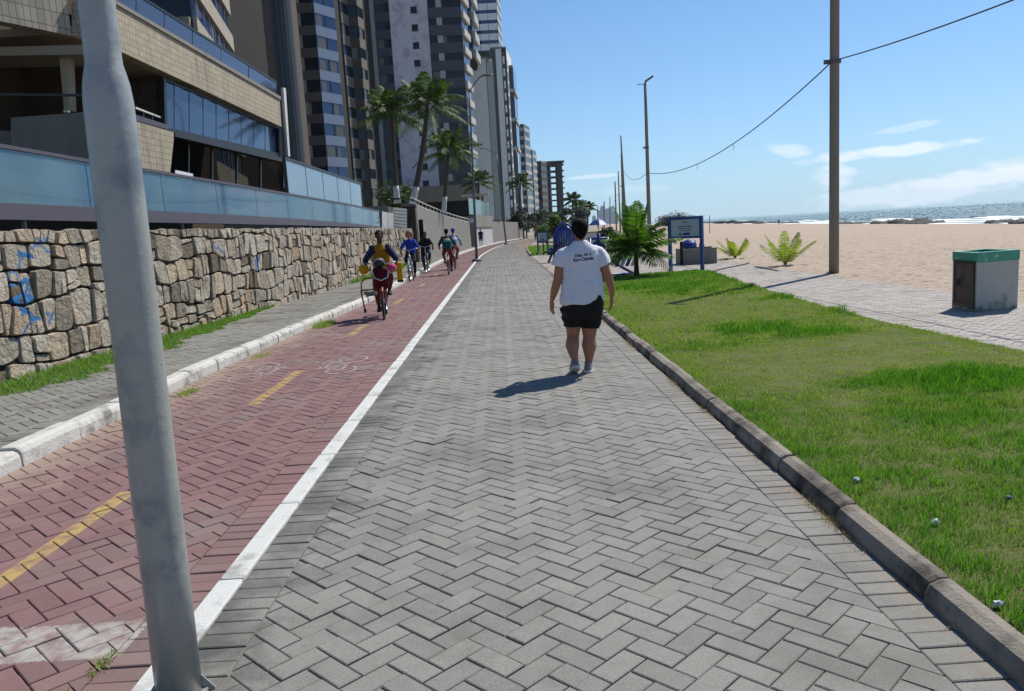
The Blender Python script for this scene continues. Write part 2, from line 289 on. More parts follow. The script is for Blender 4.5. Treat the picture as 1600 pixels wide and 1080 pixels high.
# ---------------------------------------------------------------- mesh builder
class MB:
    def __init__(s): s.v=[]; s.f=[]; s.m=[]; s.r=[]; s.p=[]; s.cur=0; s.rnd=.5; s.patch=0.
    def add(s,vs,fs):
        b=len(s.v); s.v.extend([tuple(x) for x in vs])
        for f in fs: s.f.append(tuple(i+b for i in f)); s.m.append(s.cur); s.r.append(s.rnd)
        return s
    def hexa(s,p): # p: 4 bottom, 4 top
        return s.add(p,[(3,2,1,0),(4,5,6,7),(0,1,5,4),(1,2,6,5),(2,3,7,6),(3,0,4,7)])
    def box(s,x0,x1,y0,y1,z0,z1,rz=0,c=None):
        P=[(x0,y0),(x1,y0),(x1,y1),(x0,y1)]
        if rz:
            cx,cy=c if c else ((x0+x1)/2,(y0+y1)/2); ca,sa=math.cos(rz),math.sin(rz)
            P=[(cx+(x-cx)*ca-(y-cy)*sa, cy+(x-cx)*sa+(y-cy)*ca) for x,y in P]
        return s.hexa([(x,y,z0) for x,y in P]+[(x,y,z1) for x,y in P])
    def prism(s,poly,z0,z1):
        n=len(poly); vs=[(p[0],p[1],z0) for p in poly]+[(p[0],p[1],z1) for p in poly]
        return s.add(vs,[tuple(range(n-1,-1,-1)),tuple(range(n,2*n))]+[(i,(i+1)%n,n+(i+1)%n,n+i) for i in range(n)])
    def strip(s,a,b,z0,z1,t,side=1): # wall panel from a to b (xy), thickness t to the given side
        a=Vector((a[0],a[1])); b=Vector((b[0],b[1])); d=(b-a).normalized(); n=Vector((d.y,-d.x))*t*side
        P=[a,b,b+n,a+n]
        if side<0: P=[a,a+n,b+n,b][::1]
        return s.prism([(q.x,q.y) for q in P],z0,z1)
    def slab4(s,p,n): # quad p (4 pts) thickened by vector n
        n=Vector(n); p=[Vector(q) for q in p]
        return s.hexa([p[0],p[1],p[1]+n,p[0]+n,p[3],p[2],p[2]+n,p[3]+n])
    def tube(s,path,rad,seg=8,cap=True,sq=1.0):
        path=[Vector(p) for p in path]; n=len(path)
        if not isinstance(rad,(list,tuple)): rad=[rad]*n
        up=None; rings=[]
        for i,p in enumerate(path):
            t=(path[min(i+1,n-1)]-path[max(i-1,0)]).normalized()
            if up is None:
                up=Vector((0,0,1)) if abs(t.z)<.9 else Vector((1,0,0))
            a=t.cross(up).normalized(); b=a.cross(t).normalized(); up=b
            r=rad[i]; r1,r2=(r if isinstance(r,(tuple,list)) else (r,r*sq))
            rings.append([p+a*math.cos(2*math.pi*k/seg)*r1+b*math.sin(2*math.pi*k/seg)*r2 for k in range(seg)])
        return s.rings(rings,cap)
    def rings(s,rings,cap=True):
        seg=len(rings[0]); n=len(rings); vs=[q for r in rings for q in r]; fs=[]
        for i in range(n-1):
            for k in range(seg): fs.append((i*seg+k,i*seg+(k+1)%seg,(i+1)*seg+(k+1)%seg,(i+1)*seg+k))
        if cap: fs+= [tuple(range(seg-1,-1,-1)),tuple((n-1)*seg+k for k in range(seg))]
        return s.add(vs,fs)
    def ell(s,c,r,seg=16,rg=10,rot=None):
        c=Vector(c); rr=[]
        for i in range(1,rg):
            th=math.pi*i/rg; ring=[]
            for k in range(seg):
                q=Vector((math.sin(th)*math.cos(2*math.pi*k/seg)*r[0],math.sin(th)*math.sin(2*math.pi*k/seg)*r[1],-math.cos(th)*r[2]))
                if rot: q=rot@q
                ring.append(c+q)
            rr.append(ring)
        return s.rings(rr)
    def vrings(s,L_,seg=24,p=2.0): # list of (x,y,z,rx,ry)
        rr=[]
        for x,y,z,rx,ry in L_:
            ring=[]
            for k in range(seg):
                a=2*math.pi*k/seg; ca,sa=math.cos(a),math.sin(a)
                ring.append((x+rx*math.copysign(abs(ca)**(2/p),ca),y+ry*math.copysign(abs(sa)**(2/p),sa),z))
            rr.append(ring)
        return s.rings(rr)
    def torus(s,c,R_,r,axis='x',seg=36,sg=8):
        c=Vector(c); rr=[]
        for i in range(seg):
            a=2*math.pi*i/seg; d=Vector((0,math.cos(a),math.sin(a)))
            rr.append([c+d*(R_+r*math.cos(2*math.pi*k/sg))+Vector((1,0,0))*r*math.sin(2*math.pi*k/sg) for k in range(sg)])
        rr.append(rr[0]); return s.rings(rr,False)
    def mesh(s,name,mats,smooth=False):
        me=bpy.data.meshes.new(name); me.from_pydata(s.v,[],s.f)
        for m in (mats if isinstance(mats,(list,tuple)) else [mats]): me.materials.append(m)
        if any(s.m): me.polygons.foreach_set('material_index',s.m)
        a=me.attributes.new('rnd','FLOAT','FACE'); a.data.foreach_set('value',s.r)
        if smooth: me.polygons.foreach_set('use_smooth',[True]*len(s.f))
        me.update(); return me
    def build(s,name,mats,parent=None,smooth=False,loc=None):
        o=bpy.data.objects.new(name,s.mesh(name,mats,smooth)); col.objects.link(o)
        if loc is not None: o.location=loc
        if parent: o.parent=parent
        return o
def tag(o,label=None,cat=None,group=None,kind=None):
    if label: o['label']=label
    if cat: o['category']=cat
    if group: o['group']=group
    if kind: o['kind']=kind
    return o
def thing(name,label,cat,loc=(0,0,0),rz=0,group=None,scale=1):
    o=bpy.data.objects.new(name,None); col.objects.link(o); o.location=loc; o.rotation_euler=(0,0,rz); o.scale=(scale,)*3; o.empty_display_size=.2
    return tag(o,label,cat,group)
def struct(o): o['kind']='structure'; return o
def copy_tree(o,loc=None,rz=None,label=None,group=None,scale=None,parent=None):
    c=o.copy(); col.objects.link(c); c.parent=parent
    if loc is not None: c.location=loc
    if rz is not None: c.rotation_euler=(0,0,rz)
    if scale is not None: c.scale=(scale,)*3
    if label: c['label']=label
    if group: c['group']=group
    for ch in list(o.children): copy_tree(ch,parent=c)
    return c
def organic(mb,name,mats,vox,smooth_it=4,parent=None,noisefn=None):
    """voxel-merge the shapes of mb into one continuous smooth skin"""
    me=mb.mesh(name,mats); o=bpy.data.objects.new(name,me); col.objects.link(o)
    r=o.modifiers.new('r','REMESH'); r.mode='VOXEL'; r.voxel_size=vox
    sm=o.modifiers.new('s','SMOOTH'); sm.factor=.5; sm.iterations=smooth_it
    dg=bpy.context.evaluated_depsgraph_get(); ev=o.evaluated_get(dg); m2=bpy.data.meshes.new_from_object(ev)
    o.modifiers.clear(); o.data=m2; m2.polygons.foreach_set('use_smooth',[True]*len(m2.polygons))
    if not m2.materials:
        for m in (mats if isinstance(mats,(list,tuple)) else [mats]): m2.materials.append(m)
    if noisefn:
        for v in m2.vertices: v.co=noisefn(v.co.copy())
    m2.update()
    if parent: o.parent=parent
    return o

# ---------------------------------------------------------------- ground layout (lane coordinates: u across, v along)
def cshift(v):
    if v<40: return 0.
    if v<113: return (v-40)**2*.00095
    return 73**2*.00095+(v-113)*.1387
def W(u,v,z=0.): return (u+cshift(v),v,z)
def lerp(pts,v):
    if v<=pts[0][0]: return pts[0][1]
    for (a,x),(b,y) in zip(pts,pts[1:]):
        if v<=b: return x+(y-x)*(v-a)/(b-a)
    return pts[-1][1]
KL=[(0,-3.56),(9,-3.56),(12,-3.48),(14.5,-3.36),(18,-3.16),(40,-3.1),(70,-2.75),(120,-2.75)]   # foot of the left kerb
WL=[(0,-5.9),(5,-5.85),(11.3,-5.54),(15.4,-5.22),(25.5,-4.64),(39,-4.5),(60,-4.0),(80,-3.1),(100,-2.9),(130,-2.9)]      # wall line
def clip(poly,a,b,c): # keep a*x+b*y<=c
    out=[]
    for i in range(len(poly)):
        p,q=poly[i],poly[(i+1)%len(poly)]; dp=a*p[0]+b*p[1]-c; dq=a*q[0]+b*q[1]-c
        if dp<=0: out.append(p)
        if (dp<0<dq) or (dq<0<dp): t=dp/(dp-dq); out.append((p[0]+(q[0]-p[0])*t,p[1]+(q[1]-p[1])*t))
    return out
def area(p): return .5*sum(p[i][0]*p[(i+1)%len(p)][1]-p[(i+1)%len(p)][0]*p[i][1] for i in range(len(p)))
def inset(poly,d):
    n=len(poly); out=poly
    for i in range(n):
        p,q=poly[i],poly[(i+1)%n]; ex,ey=q[0]-p[0],q[1]-p[1]; l=math.hypot(ex,ey)
        if l<1e-6: continue
        nx,ny=ey/l,-ex/l
        out=clip(out,nx,ny,nx*p[0]+ny*p[1]-d)
        if len(out)<3: return []
    return out
def brick(mb,poly,z,detail,z0jit=.0015):
    if len(poly)<3: return
    if area(poly)<0: poly=poly[::-1]
    if area(poly)<.0006: return
    o=inset(poly,.0028 if detail else .0025)
    if len(o)<3: return
    mb.rnd=random.random(); h=random.gauss(0,z0jit)-(.003 if random.random()<.05 else 0)
    if detail:
        tx,ty=random.gauss(0,.006),random.gauss(0,.006); cx=sum(p[0] for p in o)/len(o); cy=sum(p[1] for p in o)/len(o)
        i2=inset(o,.004)
        if len(i2)==len(o):
            def zz(p): return (p[0]-cx)*tx+(p[1]-cy)*ty
            n=len(o); vs=[W(p[0],p[1],z-.014) for p in o]+[W(p[0],p[1],z-.003+h+zz(p)) for p in o]+[W(p[0],p[1],z+h+zz(p)) for p in i2]
            fs=[(i,(i+1)%n,n+(i+1)%n,n+i) for i in range(n)]+[(n+i,n+(i+1)%n,2*n+(i+1)%n,2*n+i) for i in range(n)]+[tuple(range(2*n,3*n))]
            mb.add(vs,fs); return
    n=len(o); vs=[W(p[0],p[1],z-.014) for p in o]+[W(p[0],p[1],z+h) for p in o]
    mb.add(vs,[(i,(i+1)%n,n+(i+1)%n,n+i) for i in range(n)]+[tuple(range(n,2*n))])
def pave(name,u0,u1,v0,v1,z,m,mj,label,cat='paving',sl=False,sr=False,a=.1,phase=0.,dv=22,ulo=None,uhi=None,wide=(0,0)):
    mb=MB(); a0=u0+(.2 if sl else 0); a1=u1-(.2 if sr else 0)
    c=math.cos(R(45)); 
    S=int((v1-v0+u1-u0)/a/1.2)+6
    umin=a0; umax=a1
    # brick lattice in rotated frame
    rng_x0=int((umin*c+v0*c)/a)-3; rng_x1=int((umax*c+v1*c)/a)+3
    for ix in range(rng_x0,rng_x1):
        # rotated coords X=(u+v)c , Y=(-u+v)c ; for given X, u in [umin,umax] -> Y = X-2uc
        X=ix*a
        y0=int((X-2*umax*c)/a)-3; y1=int((X-2*umin*c)/a)+3
        for iy in range(y0,y1):
            k=(ix-iy)%4
            if k==0: r=(ix*a,iy*a,(ix+2)*a,(iy+1)*a)
            elif k==3: r=(ix*a,iy*a,(ix+1)*a,(iy+2)*a)
            else: continue
            P=[(r[0],r[1]),(r[2],r[1]),(r[2],r[3]),(r[0],r[3])]
            P=[((x-y)*c,(x+y)*c) for x,y in P]
            vm=(P[0][1]+P[2][1])/2; um=(P[0][0]+P[2][0])/2
            if vm<v0-.3 or vm>v1+.3: continue
            lo=a0 if ulo is None else ulo(vm)+(.2 if sl else 0); hi=a1 if uhi is None else uhi(vm)-(.2 if sr else 0)
            if um<lo-.25 or um>hi+.25: continue
            P=clip(clip(P,1,0,hi),-1,0,-lo); P=clip(clip(P,0,1,v1),0,-1,-v0) if P else P
            brick(mb,P,z,vm<dv)
    n=int((v1-v0)/a)
    for side,on in ((0,sl),(1,sr)):
        if not on: continue
        for i in range(n):
            vv=v0+i*a
            if side==0: b=(u0 if ulo is None else ulo(vv)); q=(b,b+.2)
            else: b=(u1 if uhi is None else uhi(vv)); q=(b-.2,b)
            brick(mb,[(q[0],vv),(q[1],vv),(q[1],vv+a),(q[0],vv+a)],z,vv<dv)
    mb.rnd=.5; mb.cur=1; nn=int((v1-v0)/2)+1
    for i in range(nn):
        va,vb=v0+(v1-v0)*i/nn,v0+(v1-v0)*(i+1)/nn
        lo=lambda v:(u0 if ulo is None else ulo(v)); hi=lambda v:(u1 if uhi is None else uhi(v))
        mb.add([W(lo(va),va,z-.0085),W(hi(va),va,z-.0085),W(hi(vb),vb,z-.0085),W(lo(vb),vb,z-.0085)],[(0,1,2,3)])
    return struct(mb.build(name,[m,mj]))
kl=lambda v: lerp(KL,v); wl=lambda v: lerp(WL,v)
pave('promenade_path',-1.25,1.55,1.2,125,0,m_grey,m_joint,'',sl=True,sr=True,phase=0)
pave('cycle_path',-3.5,-1.35,1.6,125,0,m_red,m_jred,'',sr=True,ulo=kl)
pave('sidewalk',-5.7,-3.6,4.0,125,.12,m_side,m_joint,'',sr=True,ulo=lambda v:wl(v)-.05,uhi=lambda v:kl(v)-.14,dv=14)
pave('beach_path',4.5,7.75,4.0,22.2,0,m_pale,m_joint,'',dv=14)
pave('gym_plaza',1.66,7.75,22.2,62,0,m_pale,m_joint,'',dv=1)

# ground sheet: promenade level, falling to the beach and under the sea
def ground():
    us=[-2800,-60,-12,1.6,5.5,7.75,8.0,9,10.5,12,15,20,28,38,48,58,66,72,78,90,140,4000]
    zz=[-.03,-.03,-.03,-.03,-.03,-.03,-.0,.0,-.02,-.05,-.1,-.2,-.5,-.9,-1.25,-1.55,-1.8,-2.02,-2.5,-3.5,-6,-30]
    vs_=[-400,-60,-20,0]+[i*2.0 for i in range(1,30)]+[60+8*i for i in range(1,30)]+[350,420,520,700,1000,1600,2600,4200]
    mb=MB(); nu=len(us); V=[]
    for v in vs_:
        for u,z in zip(us,zz):
            x,y,_=W(u,v); V.append((x,y,z))
    fs=[]; ms=[]
    for i in range(len(vs_)-1):
        for j in range(nu-1):
            fs.append((i*nu+j,i*nu+j+1,(i+1)*nu+j+1,(i+1)*nu+j)); ms.append(0 if us[j]<7.7 else 1)
    mb.add(V,fs); mb.m=ms
    return struct(mb.build('ground',[m_earth,m_sand],smooth=True))
ground()
def sand_ripples():
    # trampled surface of the dry beach: real relief, finer near the path
    mb=MB(); us=list(np.concatenate([np.arange(7.6,14,.12),np.arange(14,26,.3),np.arange(26,60,1.0)]))
    vs_=list(np.concatenate([np.arange(7,30,.15),np.arange(30,60,.4),np.arange(60,200,2.0)]))
    Z=[(7.6,0.0),(7.75,.0),(10.5,-.02),(12,-.05),(15,-.1),(20,-.2),(28,-.5),(38,-.9),(48,-1.25),(58,-1.55),(66,-1.8)]
    nu=len(us); V=[]
    for v in vs_:
        eb=.12*mnoise.noise(Vector((v*.9,3,0)))
        for j,u in enumerate(us):
            q=Vector((u*1.3,v*1.3,0)); a=mnoise.noise(q)*.05+mnoise.noise(q*2.7)*.042+mnoise.noise(q*6)*.018
            k=min(1,max(0,(u-7.6)/.5)); x,y,_=W(u+(eb if j<2 else 0),v); V.append((x,y,lerp(Z,u)+.028*k+a*k+(-.012 if j==0 else 0)))
    fs=[(i*nu+j,i*nu+j+1,(i+1)*nu+j+1,(i+1)*nu+j) for i in range(len(vs_)-1) for j in range(nu-1)]
    mb.add(V,fs); return struct(mb.build('beach_sand',m_sand,smooth=True))
sand_ripples()

# sea
def seamat():
    m=bpy.data.materials.new('sea_water'); m.use_nodes=True; t=m.node_tree; b=t.nodes['Principled BSDF']
    tcn=t.nodes.new('ShaderNodeTexCoord'); mp=t.nodes.new('ShaderNodeMapping'); mp.inputs['Rotation'].default_value=(0,0,R(-8)); mp.inputs['Scale'].default_value=(1,.35,1); L(t,tcn.outputs['Object'],mp.inputs[0])
    n1=N(t,'ShaderNodeTexNoise',Scale=.12,Detail=5.0,Roughness=.6); L(t,mp.outputs[0],n1.inputs['Vector'])
    n2=N(t,'ShaderNodeTexNoise',Scale=1.5,Detail=8.0,Roughness=.8); L(t,mp.outputs[0],n2.inputs['Vector'])
    c=MIX(t,n1.outputs[0],hx('6c948a'),hx('a6bdb2')); L(t,c,b.inputs['Base Color'])
    b.inputs['Roughness'].default_value=.3; b.inputs['Specular IOR Level'].default_value=.35
    h=MATH(t,'ADD',MATH(t,'MULTIPLY',n1.outputs[0],2.0),n2.outputs[0])
    bp=N(t,'ShaderNodeBump',Strength=.9); bp.inputs['Distance'].default_value=3.2; L(t,h,bp.inputs['Height']); L(t,bp.outputs[0],b.inputs['Normal'])
    return m
mb=MB()
vsl=[-300,0,60,118,200,300,400,600,1000,1800,3000,4200]
V=[]
for v in vsl:
    for u in (70,4800): x,y,_=W(u,v); V.append((x,y,-2.0))
mb.add(V,[(2*i,2*i+1,2*i+3,2*i+2) for i in range(len(vsl)-1)]); struct(mb.build('sea',seamat()))
# surf: broken white water lying on the sea in ridges
m_foam_glint=mat('foam_glint',hx('dfe3e2'),.8,.06,2)  # white of the surf and of the modelled sun glints
def surf():
    mb=MB(); r=random.Random(5)
    for row,(u0,h,wd,gap) in enumerate(((73.5,.12,4.0,.02),(79,.22,4.0,.15),(86,.32,3.0,.45),(95,.35,2.5,.75),(112,.3,2,.85))):
        v=20.
        while v<620:
            ln=r.uniform(14,50)
            if r.random()>gap:
                n=14; A=[];
                for i in range(n+1):
                    t=i/n; vv=v+ln*t; w_=wd*math.sin(math.pi*min(1,max(0,t)))**.5*r.uniform(.7,1.2)+.05
                    uu=u0+1.5*mnoise.noise(Vector((vv*.03,row*7,0)))
                    hh=h*math.sin(math.pi*t)**.5*r.uniform(.6,1.2)
                    for du,dz in ((-w_*.7,-.06),(-w_*.1,hh),(w_*.25,hh*.7),(w_*.6,-.06)):
                        A.append(W(uu+du,vv,-2+dz))
                mb.rnd=r.random()
                mb.add(A,[(4*i+j,4*i+j+1,4*i+j+5,4*i+j+4) for i in range(n) for j in range(3)])
            v+=ln*r.uniform(.7,1.05)
    return tag(mb.build('surf',m_foam_glint,smooth=True),'white surf breaking along the far edge of the beach','surf',kind='stuff')
surf()
def glint_flecks():  # white crest flecks modelled to stand in for sun glitter on the water
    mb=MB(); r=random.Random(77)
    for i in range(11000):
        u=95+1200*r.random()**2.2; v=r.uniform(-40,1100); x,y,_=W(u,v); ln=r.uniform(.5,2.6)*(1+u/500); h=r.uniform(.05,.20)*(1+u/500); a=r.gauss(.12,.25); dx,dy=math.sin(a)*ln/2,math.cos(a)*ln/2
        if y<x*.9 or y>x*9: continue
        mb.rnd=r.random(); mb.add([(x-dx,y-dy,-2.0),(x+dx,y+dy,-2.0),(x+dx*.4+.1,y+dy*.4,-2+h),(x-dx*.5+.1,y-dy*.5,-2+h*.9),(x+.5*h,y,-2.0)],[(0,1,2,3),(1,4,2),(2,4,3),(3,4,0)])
    return tag(mb.build('glint_flecks',m_foam_glint),'small white wave flecks added as sun glitter over the sea','waves',kind='stuff')
glint_flecks()
m_rock=mat('reef_rock',hx('3f3a35'),.9,.3,.8,bump=.8,bscale=4)
def rocks(px0,px1,py,top,dist_u,label,n=26,seed=1):
    r=random.Random(seed)
    # run of reef rock on the shoreline between two bearings
    def pt(px,u):
        rr=ray(px,500); # solve W(u,v) along bearing
        v=50.
        for _ in range(60): v=(u+cshift(v))*rr.y/rr.x
        return v
    va,vb=pt(px1,dist_u),pt(px0,dist_u)
    mb=MB()
    for i in range(n):
        v=va+(vb-va)*(i+r.random())/n; x,y,_=W(dist_u+r.uniform(-1.5,1.5),v)
        s_=r.uniform(.5,1.2); ln=abs(vb-va)/n*r.uniform(.7,1.6)
        mb.ell((x,y,-2.0),(1.6*s_,max(1.2,ln),top*r.uniform(.3,1.0)*(.45+.55*math.sin(math.pi*(i+.5)/n))),20,12)
    for i,vv in enumerate(mb.v):
        q=Vector(vv); k=mnoise.noise(q*.6)*.4+mnoise.noise(q*1.9)*.35; mb.v[i]=(q.x+k,q.y+k,q.z+(k*.7 if q.z>-2 else 0))
    return tag(mb.build('reef_rocks',m_rock,smooth=False),label,'rocks')
rocks(1096,1232,0,1.7,75,'long dark reef farthest down the shore, beside the blue signboard',34,1)
rocks(1300,1352,0,.55,72,'low thin dark rocks at the waterline just right of the near concrete pole',10,2)
rocks(1368,1460,0,1.1,73,'dark humped rocks in the surf between the near pole and the white bin house',16,3)
rocks(1541,1566,0,1.0,75,'single small dark rock in the surf above the white bin house',4,4)
rocks(1594,1625,0,.8,74,'dark rock cut by the right edge of the view',4,5)

def lawn_edge(v):  return lerp([(0.9,4.95),(7.3,4.93),(9.7,4.8),(12,4.85),(14.9,5.05),(18.5,5.3),(21.3,5.62)],v)
# kerbs
def kerb(name,line,side,m,w_,h,v0,v1,seg=.9,rad=.02,z=0.,jt=.006):
    mb=MB(); v=v0; k=0
    while v<v1:
        sl_=seg if v<40 else 4.0
        e=min(v+sl_-.012,v1); mb.rnd=random.random(); j=[random.gauss(0,jt) for _ in range(3)]
        A=[]
        for q in (v,v+.02,e-.02,e):
            u=line(q); s_=side; sh=.006 if q in (v,e) else 0
            for du,dz in ((0,-.05),(.0+sh,h-rad*1.6),(rad*.5+sh,h-rad*.5-sh),(rad*1.7,h-sh),(w_,h-sh),(w_,-.05)):
                x,y,_=W(u+s_*du+j[0],q); A.append((x,y,z+dz+(j[1] if dz>0 else 0)))
        n=6; fs=[]
        for i in range(3):
            for q in range(n-1):
                f=(i*n+q,i*n+q+1,(i+1)*n+q+1,(i+1)*n+q); fs.append(f if side<0 else f[::-1])
        fs+=[tuple(range(n)),tuple(range(4*n-1,3*n-1,-1))]
        mb.add(A,fs); v+=sl_
    return struct(mb.build(name,m,smooth=False))
kerb('sidewalk_kerb',kl,-1,m_kerbw,.15,.128,3.2,122,seg=.8,rad=.03)
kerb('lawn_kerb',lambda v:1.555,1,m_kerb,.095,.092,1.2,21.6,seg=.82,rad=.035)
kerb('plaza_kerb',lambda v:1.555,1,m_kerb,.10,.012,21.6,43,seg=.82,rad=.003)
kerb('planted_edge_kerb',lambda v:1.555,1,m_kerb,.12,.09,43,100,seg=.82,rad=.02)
kerb('path_edging',lambda v:lawn_edge(v)-.01,1,m_pale,.07,.03,1.2,21.3,seg=1.0,rad=.006,jt=.002)
kerb('white_edging',lambda v:-1.25,-1,m_line,.105,.014,1.4,42,seg=1.0,rad=.004,jt=.0015)
kerb('white_edging',lambda v:-1.25,-1,m_line,.105,.014,42,122,seg=1.0,rad=.004,jt=.0015)

# bicycle symbols painted on the red lane (two, one per direction)
def bike_mark(cx,cy,flip,label):
    mb=MB(); z=.0035
    def arc(c,r,a0,a1,w_=.03,n=18):
        A=[]
        for i in range(n+1):
            a=R(a0+(a1-a0)*i/n)
            for rr in (r-w_/2,r+w_/2): A.append((c[0]+rr*math.cos(a),c[1]+rr*math.sin(a)*1.0,0))
        mb.add(A,[(2*i,2*i+1,2*i+3,2*i+2) for i in range(n)])
    def ln(a,b,w_=.03):
        a=Vector(a+(0,)); b=Vector(b+(0,)); d=(b-a).normalized(); n=Vector((-d.y,d.x,0))*w_/2
        mb.add([a-n,b-n,b+n,a+n],[(0,1,2,3)])
    arc((-.27,0),.17,10,330); arc((.27,0),.17,40,360)
    ln((-.27,0),(-.13,.24)); ln((-.13,.24),(.17,.22)); ln((-.27,0),(0,0)); ln((0,0),(.17,.22)); ln((.27,0),(.15,.32)); ln((.15,.32),(.08,.34)); ln((-.17,.3),(-.06,.3)); ln((0,0),(-.15,.27))
    vs=[]
    for x,y,_ in mb.v:
        x,y=-y*1.0,x*1.42
        if flip: x,y=-x,-y
        vs.append((cx+x,cy+y,z))
    mb.v=vs
    return struct(mb.build('bicycle_marking',m_mark))
def worn(t,tcn,V,c,b):
    n=N(t,'ShaderNodeTexNoise',Scale=22.0,Detail=5.0,Roughness=.7); L(t,tcn.outputs['Object'],n.inputs['Vector'])
    mr=N(t,'ShaderNodeMapRange'); mr.inputs[1].default_value=.4; mr.inputs[2].default_value=.56; L(t,n.outputs[0],mr.inputs[0]); L(t,MATH(t,'MULTIPLY',mr.outputs[0],.75),b.inputs['Alpha']); return c
m_mark=mat('worn_white_paint',hx('b3aca8'),.85,.05,10,extra=worn,spec=.2)
bike_mark(-3.0,9.25,True,''); bike_mark(-1.93,9.4,False,'')

# ---------------------------------------------------------------- lawn
LAWN=[(1.66,.9),(4.95,.9),(4.93,7.3),(4.8,9.7),(4.85,12),(5.05,14.9),(5.3,18.5),(5.62,21.3),(5.4,22.05),(4.4,21.9),(3.2,21.5),(1.66,21.3)]
mb=MB(); mb.prism([(x-.035 if x<1.7 else x,y) for x,y in LAWN],-.02,.072); struct(mb.build('lawn_ground',m_soil))
PATCH=[(*AZ(px,py,.06).xy,s_,k) for px,py,s_,k in ((1130,540,.38,.6),(1185,515,.5,1.0),(1255,520,.4,.9),(1300,490,.3,.6),(1425,600,.34,1.0),(1500,590,.42,1.0),(1580,600,.4,.9),(1330,488,.25,.9),(1090,455,.9,.8),(1000,450,.9,.7),(1215,468,.35,.8),(1480,640,.4,.5))]
def pinpoly(X,Y,P):
    ins=np.zeros(len(X),bool); n=len(P)
    for i in range(n):
        x0,y0=P[i]; x1,y1=P[(i+1)%n]
        c=((y0>Y)!=(y1>Y))&(X<(x1-x0)*(Y-y0)/(y1-y0+1e-12)+x0); ins^=c
    return ins
def np_noise(X,Y,f,seed=0):
    out=np.zeros(len(X)); r=np.random.default_rng(seed)
    for k in range(7):
        a=r.uniform(0,2*math.pi); ff=f*r.uniform(.6,1.7); out+=np.sin((X*math.cos(a)+Y*math.sin(a))*ff+r.uniform(0,6.28))
    return out/3.0
def blades(name,X,Y,Z,H,Wd,patch,m,label,parent=None,kind='stuff',cat='grass',bend=.5):
    n=len(X); th=rng.uniform(0,2*math.pi,n); bx=np.cos(th)*Wd/2; by=np.sin(th)*Wd/2
    la=rng.uniform(0,2*math.pi,n); lx=np.cos(la)*H*bend*rng.uniform(.2,1,n); ly=np.sin(la)*H*bend*rng.uniform(.2,1,n)
    v=np.zeros((n,5,3)); v[:,0]=np.stack([X-bx,Y-by,Z],1); v[:,1]=np.stack([X+bx,Y+by,Z],1)
    mx,my=X+lx*.35,Y+ly*.35; v[:,2]=np.stack([mx+bx*.7,my+by*.7,Z+H*.6],1); v[:,3]=np.stack([mx-bx*.7,my-by*.7,Z+H*.6],1); v[:,4]=np.stack([X+lx,Y+ly,Z+H],1)
    me=bpy.data.meshes.new(name); me.vertices.add(n*5); me.vertices.foreach_set('co',v.reshape(-1))
    base=np.arange(n)*5; loops=np.stack([base,base+1,base+2,base+3,base+3,base+2,base+4],1).reshape(-1)
    me.loops.add(len(loops)); me.loops.foreach_set('vertex_index',loops.astype(np.int32))
    st=np.stack([np.arange(n)*7,np.arange(n)*7+4],1).reshape(-1); me.polygons.add(2*n); me.polygons.foreach_set('loop_start',st.astype(np.int32)); me.polygons.foreach_set('loop_total',np.tile([4,3],n).astype(np.int32))
    me.materials.append(m); me.update(calc_edges=True)
    r=rng.uniform(0,1,n); a=me.attributes.new('rnd','FLOAT','FACE'); a.data.foreach_set('value',np.repeat(r,2).astype(np.float32))
    a=me.attributes.new('patch','FLOAT','FACE'); a.data.foreach_set('value',np.repeat(np.clip(patch,0,1),2).astype(np.float32))
    o=bpy.data.objects.new(name,me); col.objects.link(o)
    if parent: o.parent=parent; return o
    return tag(o,label,cat,kind=kind)
